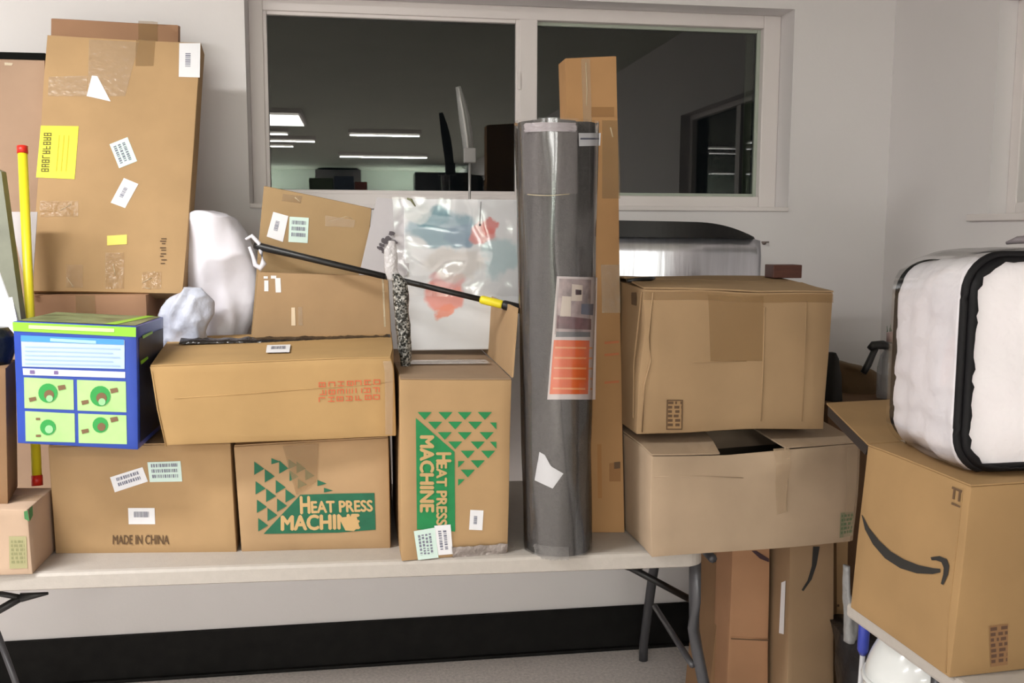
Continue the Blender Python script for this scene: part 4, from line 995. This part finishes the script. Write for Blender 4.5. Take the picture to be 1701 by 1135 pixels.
# Y
yY = 2.345
fr = [atY(1068, 481, yY), atY(1384, 486, yY + .01), atY(1368, 709, yY + .01), atY(1057, 723, yY)]
fr[3].z = max(fr[3].z, zZ + .006); fr[2].z = fr[3].z + .002
bk = [fr[0] + V((.0, .36, .015)), fr[1] + V((-.02, .36, .02)), fr[2] + V((0, .36, 0)), fr[3] + V((.0, .36, 0))]
cY = Carton('cardboard_box', 'big dented cardboard box with a bulging lid, on top of the wide greyish one', fr, bk, board('dun', 172, 138, 98), seed=16, amp=.008, freq=4, dents=((.0, .3, 0, .35, (.012, .006, 0)), (.5, 0, 0, .3, (0, 0, -.005))))
B_dun = MC['cardboard_dun']
cY.plate('flap', 'T', [(.0, -.002), (1, -.002), (1, .46), (0, .46)], .004, B_dun, lift=(0, 0, .006, .010))
cY.plate('flap', 'T', [(.0, .50), (1, .50), (1, 1), (0, 1)], .004, B_dun, lift=(.012, .004, 0, 0))
cY.decal('tape', 'F', [(1068, 484), (1384, 489), (1384, 503), (1068, 498)], M_btape, .0016, res=(14, 2))
cY.decal('tape', 'F', [(1176, 490), (1268, 492), (1266, 600), (1180, 600)], M_btape, .0012, res=(6, 6))
cY.crease('fold', 'F', [(1084, 486), (1078, 560), (1080, 600), (1070, 640), (1066, 718)], .003, B_dun)
cY.crease('fold', 'F', [(1270, 510), (1268, 600), (1264, 700)], .0016, B_dun); cY.crease('fold', 'F', [(1150, 602), (1240, 600)], .001, B_dun)
cY.crease('fold', 'F', [(1340, 500), (1332, 700)], .001, B_dun)
cY.label('printed_stamp', 'F', [(1108, 664), (1134, 664), (1132, 714), (1107, 714)], mat('stamp_tan', srgb(160, 128, 90), .8), rows=6, cols=2, seed=22, ink=M_dkink, inset=.06)
for q in ([(1107, 664), (1134, 664), (1134, 666), (1107, 666)], [(1107, 712), (1133, 712), (1133, 714), (1107, 714)], [(1107, 664), (1109, 664), (1108, 714), (1106, 714)], [(1132, 664), (1134, 664), (1133, 714), (1131, 714)]): cY.decal('stamp_border', 'F', q, M_dkink, .0024, res=(1, 1))
mb = MB(); mb.tube([cY.face('L', .04, .02, .002), cY.face('L', .10, .5, .006), cY.face('L', .08, .9, .002)], .002, 6); mb.build('fold', B_dun, cY.root)
cY.decal('printed_mark', 'L', [(1050, 486), (1058, 486), (1058, 508), (1050, 506)], M_dkink, .002)

# small dark block and black strap on Y
mb = MB(); p = atY(1281, 457, 2.62); zt_ = cY.P(.75, 0, .75).z + .008; a, b = atY(1280, 440, 2.62), atY(1327, 456, 2.62)
mb.box(a.x, b.x, 2.60, 2.66, zt_, a.z); o = bevel(mb.build('wooden_block', mat('dark_red_wood', srgb(88, 48, 36), .5, nscale=20, namt=.2, stretch=(1, 8, 8)), loc=(a.x, 2.62, zt_)), .002)
tag(o, 'small dark red brown block lying at the back of the big dented box', 'block')
mb = MB(); mb.tube([cY.P(.0, 0, .3) + V((-.012, 0, .012)), cY.P(.06, 0, .32) + V((0, 0, .016)), cY.P(.12, 0, .35) + V((0, 0, .018)), cY.P(.17, 0, .5) + V((0, 0, .016))], .0055, 8)
o = mb.build('black_strap', M_blackp, smooth=True, loc=cY.P(.1, 0, .3)); tag(o, 'short black strap on the left rear corner of the big dented box lid', 'strap')

# X silver sheet with black rim
yX = 2.95
t = thing('metal_sheet', atY(1140, 460, yX) * 1, 'curved silver metal sheet with a black top edge, standing behind the big dented box', 'metal sheet'); 
mb = MB(); n = 28
xl, xr = atY(985, 420, yX).x, atY(1263, 400, yX).x; zlo = .745
vs = []
for i in range(n + 1):
    u = i / n; x = xl + (xr - xl) * u; y = yX - .03 * math.sin(u * PI * .9) + .012 * math.cos(u * 7)
    ztop = atY(1030 + 233 * u, 391 + 4 * u, yX).z
    if u > .93: ztop -= .01 * (u - .93) / .07
    for (zz, dy) in ((zlo, .01), ((zlo + ztop) / 2, -.004), (ztop - .05, -.01), (ztop, .0)): vs.append(V((x, y + dy, zz)))
mb.add(vs, [(i * 4 + k, i * 4 + k + 1, i * 4 + 5 + k, i * 4 + 4 + k) for i in range(n) for k in range(3)])
o = mb.build('sheet', M_steel, t, True); o.modifiers.new('th', 'SOLIDIFY').thickness = .003
mb = MB(); vs = []
for i in range(n + 1):
    u = i / n * .955; x = xl + (xr - xl) * u; y = yX - .03 * math.sin(u * PI * .9) + .012 * math.cos(u * 7)
    zb = atY(1030 + 233 * u, 391 + 4 * u, yX).z - .004; px = 1030 + 220 * (i / n)
    zt_ = atY(px, 366 + 6 * (i / n) + 22 * max(0, (i / n - .6) / .4) ** 2.2, yX).z + .001
    vs += [V((x, y - .014, zb)), V((x, y + .03, zb)), V((x, y + .026, zt_)), V((x, y - .004, zt_))]
mb.add(vs, [(i * 4 + k, i * 4 + (k + 1) % 4, i * 4 + 4 + (k + 1) % 4, i * 4 + 4 + k) for i in range(n) for k in range(4)] + [(0, 1, 2, 3), (n * 4 + 3, n * 4 + 2, n * 4 + 1, n * 4)])
mb.build('black_rim', M_blackp, t)

# AA big box with the smile
zb = T2Z + .001
nearb = atZ(1578, 1126, zb); leftb = atZ(1412, 1011, zb); rightd = (atZ(1701, 1113, zb) - nearb); rightd.z = 0; rightd.normalize()
hA = .355
rb = nearb + rightd * .42; near_t = atY(1613, 812, nearb.y); left_t = atY(1441, 738, leftb.y); 
near_t.z = left_t.z = (near_t.z + left_t.z) / 2
rt_t = near_t + rightd * .42; backr_b = leftb + rightd * .42; backr_t = left_t + rightd * .42
# FRONT = the smile face (left: far end, right: near end)
cAA = Carton('cardboard_box', 'large cardboard box with a black smile arrow, on the white table at lower right', [left_t, near_t, nearb, leftb], [backr_t, rt_t, rb, backr_b], B_ama, seed=17, amp=.004)
sm = []
cen = [(1433, 856), (1441, 878), (1456, 901), (1476, 922), (1500, 937), (1526, 946), (1551, 949), (1563, 948)]
wd_ = [.5, 3.5, 6, 7.5, 8, 7, 5, 3]
mb = MB(); L1 = []; L2 = []
for i, (x, y) in enumerate(cen):
    a = cen[max(i - 1, 0)]; b = cen[min(i + 1, len(cen) - 1)]; dx, dy = b[0] - a[0], b[1] - a[1]; l = math.hypot(dx, dy); nx, ny = -dy / l, dx / l
    L1.append((x + nx * wd_[i], y + ny * wd_[i])); L2.append((x - nx * wd_[i], y - ny * wd_[i]))
pl = [[L1[i], L1[i + 1], L2[i + 1], L2[i]] for i in range(len(cen) - 1)]
hd = [(1547, 926), (1562, 924), (1574, 929), (1578, 940), (1576, 955), (1568, 972), (1564, 970), (1568, 955), (1569, 944), (1565, 934), (1556, 931), (1549, 931)]
pl += [[hd[0], hd[1], hd[10], hd[11]], [hd[1], hd[2], hd[9], hd[10]], [hd[2], hd[3], hd[8], hd[9]], [hd[3], hd[4], hd[7], hd[8]], [hd[4], hd[5], hd[6], hd[7]]]
cAA.polys('printed_smile', 'F', pl, M_black, .0018)
for q in ([(1583, 808), (1600, 815), (1599, 819), (1582, 812)], [(1582, 834), (1597, 841), (1596, 844), (1581, 838)], [(1585, 812), (1588, 813), (1586, 830), (1583, 829)], [(1594, 816), (1597, 817), (1595, 834), (1592, 833)]):
    cAA.decal('printed_mark', 'F', q, M_dkink, .0016, res=(1, 1))
cAA.label('printed_stamp', 'R', [(1643, 1040), (1674, 1036), (1673, 1104), (1645, 1108)], mat('stamp_brown', srgb(140, 104, 70), .8), rows=7, cols=2, seed=23, ink=mat('stamp_dark', srgb(92, 66, 50), .8), inset=.04)
cAA.crease('fold', 'F', [(1600, 812), (1590, 900), (1576, 1020), (1572, 1118)], .0012, B_ama)
# lid flap lifted towards the back left, dark wedge imitates the shade under it
fa = left_t + V((0, 0, .002)); fb = near_t + V((0, 0, .002)); f1 = atZ(1373, 672, near_t.z + .018); f2 = atZ(1520, 664, near_t.z + .018)
mb = MB(); th = V((0, 0, .004)); P4 = [fa, backr_t + V((0, 0, .002)), f2, f1]
mb.hexa([P4[0], P4[1], P4[2], P4[3], P4[0] + th, P4[1] + th, P4[2] + th, P4[3] + th]); mb.build('flap', B_ama, cAA.root)
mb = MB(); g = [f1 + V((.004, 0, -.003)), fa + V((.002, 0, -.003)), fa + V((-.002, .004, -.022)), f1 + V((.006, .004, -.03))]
th = V((.03, .01, 0)); mb.hexa([g[3], g[2], g[2] + th, g[3] + th, g[0], g[1], g[1] + th, g[0] + th]); o = mb.build('flap_shade_wedge', mat('flap_shade', srgb(44, 36, 34), .7), cAA.root); o['label'] = 'dark wedge standing in for the shade under the lifted flap'
cAA.plate('flap', 'T', [(0, 0), (1, 0), (1, .49), (0, .49)], .003, B_ama)
cAA.plate('flap', 'T', [(0, .5), (1, .5), (1, 1), (0, 1)], .003, B_ama)

# BB quilted bedding bag
zA2 = near_t.z + .0085
yf = 1.60
M_quilt = mat('white_quilt', srgb(246, 242, 246), .7, nscale=6, namt=.03, bump=.8, bscale=20); M_pipe = mat('black_piping', srgb(14, 13, 16), .6, spec=.25)
t = thing('bedding_bag', V((1.35, 1.75, zA2)), 'clear zip bag of white quilted bedding with black piping, on the box with the smile', 'bedding bag')
Xl = atY(1596, 600, yf).x; Zt = atY(1690, 424, yf).z; 
def rr_prof(x0, x1, z0, z1, r, n=8):
    o = []
    for (cx, cz, s0) in ((x1 - r, z0 + r, -PI / 2), (x1 - r, z1 - r, 0), (x0 + r, z1 - r, PI / 2), (x0 + r, z0 + r, PI)):
        for i in range(n + 1): a = s0 + PI / 2 * i / n; o.append((cx + r * math.cos(a), cz + r * math.sin(a)))
        # straight side subdivisions follow
    out = []
    for i in range(len(o)):
        a = o[i]; b = o[(i + 1) % len(o)]; d = math.hypot(a[0] - b[0], a[1] - b[1]); k = max(1, int(d / .011))
        if d < 1e-5: continue
        for j in range(k): out.append((a[0] + (b[0] - a[0]) * j / k, a[1] + (b[1] - a[1]) * j / k))
    return out
yb_ = 1.86
prof = rr_prof(Xl, Xl + .56, zA2, Zt, .07); npf = len(prof); cx, cz = Xl + .28, (zA2 + Zt) / 2
xs_b = atY(1488, 560, yb_).x - Xl     # sideways shift of the rear loop
zb_b = atY(1540, 436, yb_).z - Zt
def pfp(i, v, k=1.0, off=0):
    x, z = prof[i]; x = cx + (x - cx) * k; z = cz + (z - cz) * k
    return V((x + xs_b * v, yf + (yb_ - yf) * v + off, max(zA2 + .002, z + zb_b * v * max(0, (z - zA2) / (Zt - zA2)))))
vs = []; fs = []; layers = []
nv = 24
lv = [(0, .08, .022), (0, .5, .012), (0, .84, -.006), (0, .96, -.006)]
lv = [(-1, .06), (-1, .35), (-1, .65), (-1, .86), (-1, .965)] + [(j / nv, None) for j in range(nv + 1)] + [(-2, .965), (-2, .86), (-2, .5), (-2, .06)]
for (v, k) in lv:
    for i in range(npf):
        if v == -1: p = pfp(i, 0, k, -.016 * (1 - k ** 3)); p.y += .008 * noise.noise(V((p.x * 13, 2, p.z * 13)))
        elif v == -2: p = pfp(i, 1, k, .02 * (1 - k ** 3))
        else:
            bul = 1 + .022 * math.sin(v * PI); p = pfp(i, v, bul)
            q = noise.noise(V((p.x * 14, p.y * 20, p.z * 20))) ; d = V((p.x - cx, 0, p.z - cz)).normalized()
            if 0 < v < 1: p = p + d * (.008 * q + .009 * abs(math.sin(p.z * 48 + 2 * q)) * abs(math.sin(p.y * 42 + q)) - .003); p.z = max(zA2 + .002, p.z)
        vs.append(p)
for l in range(len(lv) - 1):
    for i in range(npf): fs.append((l * npf + i, l * npf + (i + 1) % npf, (l + 1) * npf + (i + 1) % npf, (l + 1) * npf + i))
fs.append(tuple(range(npf))[::-1]); fs.append(tuple((len(lv) - 1) * npf + i for i in range(npf)))
obj('quilt', vs, fs, M_quilt, t, True)
for v, r, nm in ((0, .0075, 'piping'), (1, .006, 'piping')):
    pts = [pfp(i, v, 1.004) + V((0, -.002, .004 if prof[i][1] < cz else 0)) for i in range(0, npf)] ; pts.append(pts[0]); mb = MB(); mb.tube([p + V((0, 0, .004)) if p.z < zA2 + r else p for p in pts], r, 10); mb.build(nm, M_pipe, t, True)
# gathered black band inside the front piping
vs = []; fs = []
rr = random.Random(5)
for i in range(npf + 1):
    j = i % npf; a = pfp(j, 0, .992, -.008); k = .958 - .022 * rr.random(); b = pfp(j, 0, k, -.018); vs += [a, b]
for i in range(npf): fs.append((2 * i, 2 * i + 1, 2 * i + 3, 2 * i + 2))
o = obj('gathered_edge', vs, fs, M_pipe, t, True); o.modifiers.new('th', 'SOLIDIFY').thickness = .002
vs = []; fs = []
for j in range(9):
    for i in range(npf):
        v = j / 8; p = pfp(i, v, 1.045 + .035 * math.sin(v * PI)); p = p + V((0, 0, .004)) + V((1, 0, 1)) * .004 * noise.noise(V((p.x * 12, p.y * 12, p.z * 9))); p.z = max(zA2 + .001, p.z); vs.append(p)
for l in range(8):
    for i in range(npf): fs.append((l * npf + i, l * npf + (i + 1) % npf, (l + 1) * npf + (i + 1) % npf, (l + 1) * npf + i))
obj('clear_cover', vs, fs, M_film, t, True)
mb = MB(); mb.tube([atY(1672, 404, 1.66), atY(1690, 399, 1.64), atY(1720, 397, 1.62), atY(1760, 405, 1.62)], [.003, .007, .008, .006], 8); mb.build('carry_handle', mat('grey_handle', srgb(120, 112, 116), .5), t, True)

# ------------------------------------------------------------------ things behind the smile box
zS = 1.10
t_ = [V((1.36, 2.62, 0)), V((1.86, 2.62, 0))]
zs_ = atY(1420, 672, 2.64).z
fr = [V((1.36, 2.64, zs_)), V((1.88, 2.64, zs_)), V((1.88, 2.64, .003)), V((1.36, 2.64, .003))]
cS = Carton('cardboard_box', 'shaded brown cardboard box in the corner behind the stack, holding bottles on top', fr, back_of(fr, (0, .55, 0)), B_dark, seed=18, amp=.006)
# crumpled brown packing paper on it
lump([(600, 1378, 1400), (610, 1372, 1434), (624, 1368, 1456), (638, 1366, 1468), (648, 1366, 1472)], .22, 2.92, mat('brown_packing_paper', srgb(96, 74, 48), .85, bump=.6, bscale=18), 'packing_paper', loc=atY(1415, 660, 2.9), n=36, amp=.025, freq=11, seed=11)
tag(bpy.data.objects['packing_paper'], 'crumpled brown packing paper between the big dented box and the bottles', 'paper')
# spray bottle: black trigger head and clear body
t = thing('spray_bottle', atY(1478, 660, 2.70), 'clear spray bottle with a black trigger, half hidden behind the bedding bag', 'bottle')
yb = 2.70; mb = MB(); c = atY(1478, 600, yb)
prof_ = [(.0, zs_ + .006), (.034, zs_ + .006), (.036, zs_ + .03), (.036, atY(1478, 610, yb).z), (.028, atY(1478, 592, yb).z), (.015, atY(1478, 578, yb).z), (.014, atY(1478, 570, yb).z)]
n = 20; vs = []
for r, z in prof_: vs += [V((c.x + r * math.cos(2 * PI * k / n), yb + r * math.sin(2 * PI * k / n), z)) for k in range(n)]
mb.add(vs, [(i * n + k, i * n + (k + 1) % n, (i + 1) * n + (k + 1) % n, (i + 1) * n + k) for i in range(len(prof_) - 1) for k in range(n)]); mb.build('body', mat('cloudy_bottle', srgb(150, 150, 152), .12, alpha=.55, coat=.6), t, True)
mb = MB(); mb.tube([atY(1480, 578, yb), atY(1466, 573, yb), atY(1450, 574, yb), atY(1444, 580, yb)], [.012, .014, .013, .009], 10); mb.build('spray_head', M_blackp, t, True)
mb = MB(); mb.tube([atY(1455, 577, yb), atY(1449, 590, yb), atY(1442, 606, yb), atY(1434, 620, yb)], [.010, .010, .011, .010], 10); mb.build('trigger', M_blackp, t, True)
t = thing('plastic_bottle', atY(1483, 660, 2.84), 'clear bottle with a pale pink cap behind the spray bottle', 'bottle')
yb = 2.84; mb = MB(); c = atY(1482, 600, yb)
prof_ = [(.0, zs_ + .006), (.030, zs_ + .006), (.031, atY(1478, 590, yb).z), (.013, atY(1478, 572, yb).z), (.013, atY(1478, 566, yb).z)]; vs = []
for r, z in prof_: vs += [V((c.x + r * math.cos(2 * PI * k / n), yb + r * math.sin(2 * PI * k / n), z)) for k in range(n)]
mb.add(vs, [(i * n + k, i * n + (k + 1) % n, (i + 1) * n + (k + 1) % n, (i + 1) * n + k) for i in range(len(prof_) - 1) for k in range(n)]); mb.build('body', M_clear, t, True)
mb = MB(); mb.tube([atY(1481, 567, yb), atY(1480, 552, yb)], [.016, .014], 14); mb.build('cap', mat('pale_pink_cap', srgb(188, 165, 166), .4), t, True)
rr = random.Random(3); mb = MB()
t = thing('plant_sprig', atY(1478, 560, 2.95), 'thin dull green sprig sticking up behind the bottles', 'sprig')
for k in range(7):
    x = 1478 + rr.uniform(-6, 8); mb.tube([V((atY(1478, 600, 2.95).x, 2.95, zs_ + .01)), atY(1478 + (x - 1478) * .5, 565, 2.95), atY(x + rr.uniform(-8, 3), 538 + rr.uniform(0, 14), 2.95)], [.0015, .0022, .0008], 5)
mb.build('stems', mat('dull_green', srgb(92, 112, 96), .7), t, True)
mb = MB(); p = atY(1388, 600, 2.80)
lump([(586, 1380, 1388), (596, 1376, 1392), (625, 1372, 1396), (668, 1370, 1398)], .08, 2.72, mat('black_cloth', srgb(28, 26, 24), .8), 'black_cloth', loc=atY(1385, 660, 2.72), n=18, amp=.01, freq=14, seed=8)
tag(bpy.data.objects['black_cloth'], 'bunched black cloth against the right side of the big dented box', 'cloth')

# ------------------------------------------------------------------ cartons on the floor beyond the table end
def stand(TL, TR, BRx, BLx, y, ybot, name_label, m, d, seed, ztop=.728):
    a, b = atY(TL, 912, y), atY(TR, 908, y); a.z = b.z = ztop
    c, e = atY(BRx, 1135, y), atY(BLx, 1135, y)
    f = lambda p, q: p + (q - p) * ((p.z - .002) / (p.z - q.z))
    c2, e2 = f(b, c), f(a, e); c2.y = e2.y = ybot
    fr = [a, b, c2, e2]
    return Carton('cardboard_box', name_label, fr, back_of(fr, (0.0, d, 0)), m, seed=seed, amp=.003)
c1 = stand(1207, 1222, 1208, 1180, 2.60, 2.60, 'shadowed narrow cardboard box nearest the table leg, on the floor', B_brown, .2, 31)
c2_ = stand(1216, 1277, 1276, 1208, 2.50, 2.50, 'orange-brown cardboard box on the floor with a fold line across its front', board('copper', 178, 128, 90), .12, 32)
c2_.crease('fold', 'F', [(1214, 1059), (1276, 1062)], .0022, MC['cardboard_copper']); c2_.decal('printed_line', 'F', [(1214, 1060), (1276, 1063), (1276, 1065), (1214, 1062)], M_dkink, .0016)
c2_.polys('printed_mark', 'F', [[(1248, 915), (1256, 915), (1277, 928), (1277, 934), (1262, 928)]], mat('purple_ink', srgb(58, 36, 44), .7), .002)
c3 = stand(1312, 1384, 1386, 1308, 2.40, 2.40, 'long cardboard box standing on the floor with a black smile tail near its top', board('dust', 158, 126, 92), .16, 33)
c3.polys('printed_smile', 'F', [[(1350, 908), (1361, 908), (1356, 938), (1348, 940)], [(1348, 940), (1356, 938), (1348, 962), (1341, 964)], [(1341, 964), (1348, 962), (1334, 982), (1331, 980)]], M_black, .002)
c3.decal('torn_label', 'L', [(1299, 968), (1306, 965), (1303, 1054), (1295, 1052)], M_white, .002)
c4 = stand(1388, 1408, 1404, 1390, 2.52, 2.52, 'thin cardboard box with small dark dots, standing on the floor right of the others', B_tan, .1, 34)
for (x, y, r) in ((1387 + 6, 1038, 2), (1397, 1040, 2.6), (1392, 1006, 2)): c4.decal('printed_dot', 'F', [(x - r, y - r), (x + r, y - r), (x + r, y + r), (x - r, y + r)], M_dkink, .0016, res=(1, 1))

# ------------------------------------------------------------------ clutter under the white table
t = thing('mop_handle', V((1.15, 2.05, 0)), 'white mop stick with a blue sleeve, standing under the white table corner', 'mop handle')
ym = 2.05; a = atY(1437, 1020, ym); b = atY(1433, 1088, ym); c = atY(1429, 1140, ym); e = b + (c - b) * ((b.z - .0) / (b.z - c.z))
mb = MB(); mb.tube([b, e], .0062, 10); mb.build('stick', mat('white_stick', srgb(205, 205, 208), .4), t, True)
mb = MB(); a.z = min(a.z, .70); mb.tube([a, a + (b - a) * .3, b + (a - b) * .12, b], [.010, .0135, .0135, .008], 12); mb.build('sleeve', mat('blue_sleeve', srgb(40, 60, 165), .3, coat=.5), t, True)
t = thing('grey_plastic_bag', atY(1412, 1066, 2.28), 'crumpled pale grey plastic bag left of the blue sleeve', 'plastic bag')
lump([(940, 1404, 1409), (985, 1402, 1412), (1012, 1402, 1424), (1040, 1402, 1428), (1066, 1402, 1424)], .06, 2.28, mat('pale_grey_film', srgb(150, 150, 150), .35, bump=.8, bscale=30), 'bag', t, n=24, amp=.008, freq=20, seed=15)
t = thing('dark_bag', V((1.30, 2.25, 0)), 'black rubbish bag on the floor under the white table', 'rubbish bag')
lump([(1058, 1408, 1470), (1075, 1404, 1520), (1100, 1404, 1560), (1150, 1404, 1600), (1350, 1404, 1620), (1440, 1408, 1615)], .30, 2.28, mat('rubbish_bag', srgb(24, 23, 25), .35, bump=.7, bscale=20), 'bag', t, n=40, amp=.03, freq=7, seed=16)
# white tub
t = thing('white_tub', V((1.15, 1.65, 0)), 'glossy white plastic tub under the edge of the white table', 'tub')
yt = 1.92; cxm = atY(1560, 1100, yt).x; r0 = cxm - atY(1476, 1072, yt).x; ztb = atY(1500, 1062, yt).z; zl = atY(1446, 1135, yt).z
n = 40; vs = []; r1 = cxm - atY(1446, 1135, yt).x
pr_ = []
for k in range(9):
    u = k / 8; pr_.append((r0 + (r1 - r0) * (1 - (1 - u) ** 1.8), ztb + (zl - ztb) * u))
rest = [(r1 + .01, zl - .1), (r1 * .98, .15), (r1 * .8, .01), (0.001, .004)]
prof_ = [(0.001, ztb + .006), (r0 * .6, ztb + .004)] + pr_ + rest
for r, z in prof_: vs += [V((cxm + r * math.cos(2 * PI * k / n), yt + r * .8 * math.sin(2 * PI * k / n), z)) for k in range(n)]
mb = MB(); mb.add(vs, [(i * n + k, i * n + (k + 1) % n, (i + 1) * n + (k + 1) % n, (i + 1) * n + k) for i in range(len(prof_) - 1) for k in range(n)]); mb.build('shell', mat('white_gloss', srgb(225, 228, 228), .18, coat=.5), t, True)
mb = MB(); mb.tube([V((cxm + (r1 + .002) * math.cos(a_), yt + (r1 + .002) * .8 * math.sin(a_), zl)) for a_ in [2 * PI * k / 40 for k in range(41)]], .006, 8); mb.build('rim', MC['white_gloss'], t, True)
for o in list(bpy.data.objects):
    if o.type == 'MESH' and o.parent is None and not o.get('kind') and not o.get('label'): print('UNTAGGED', o.name)
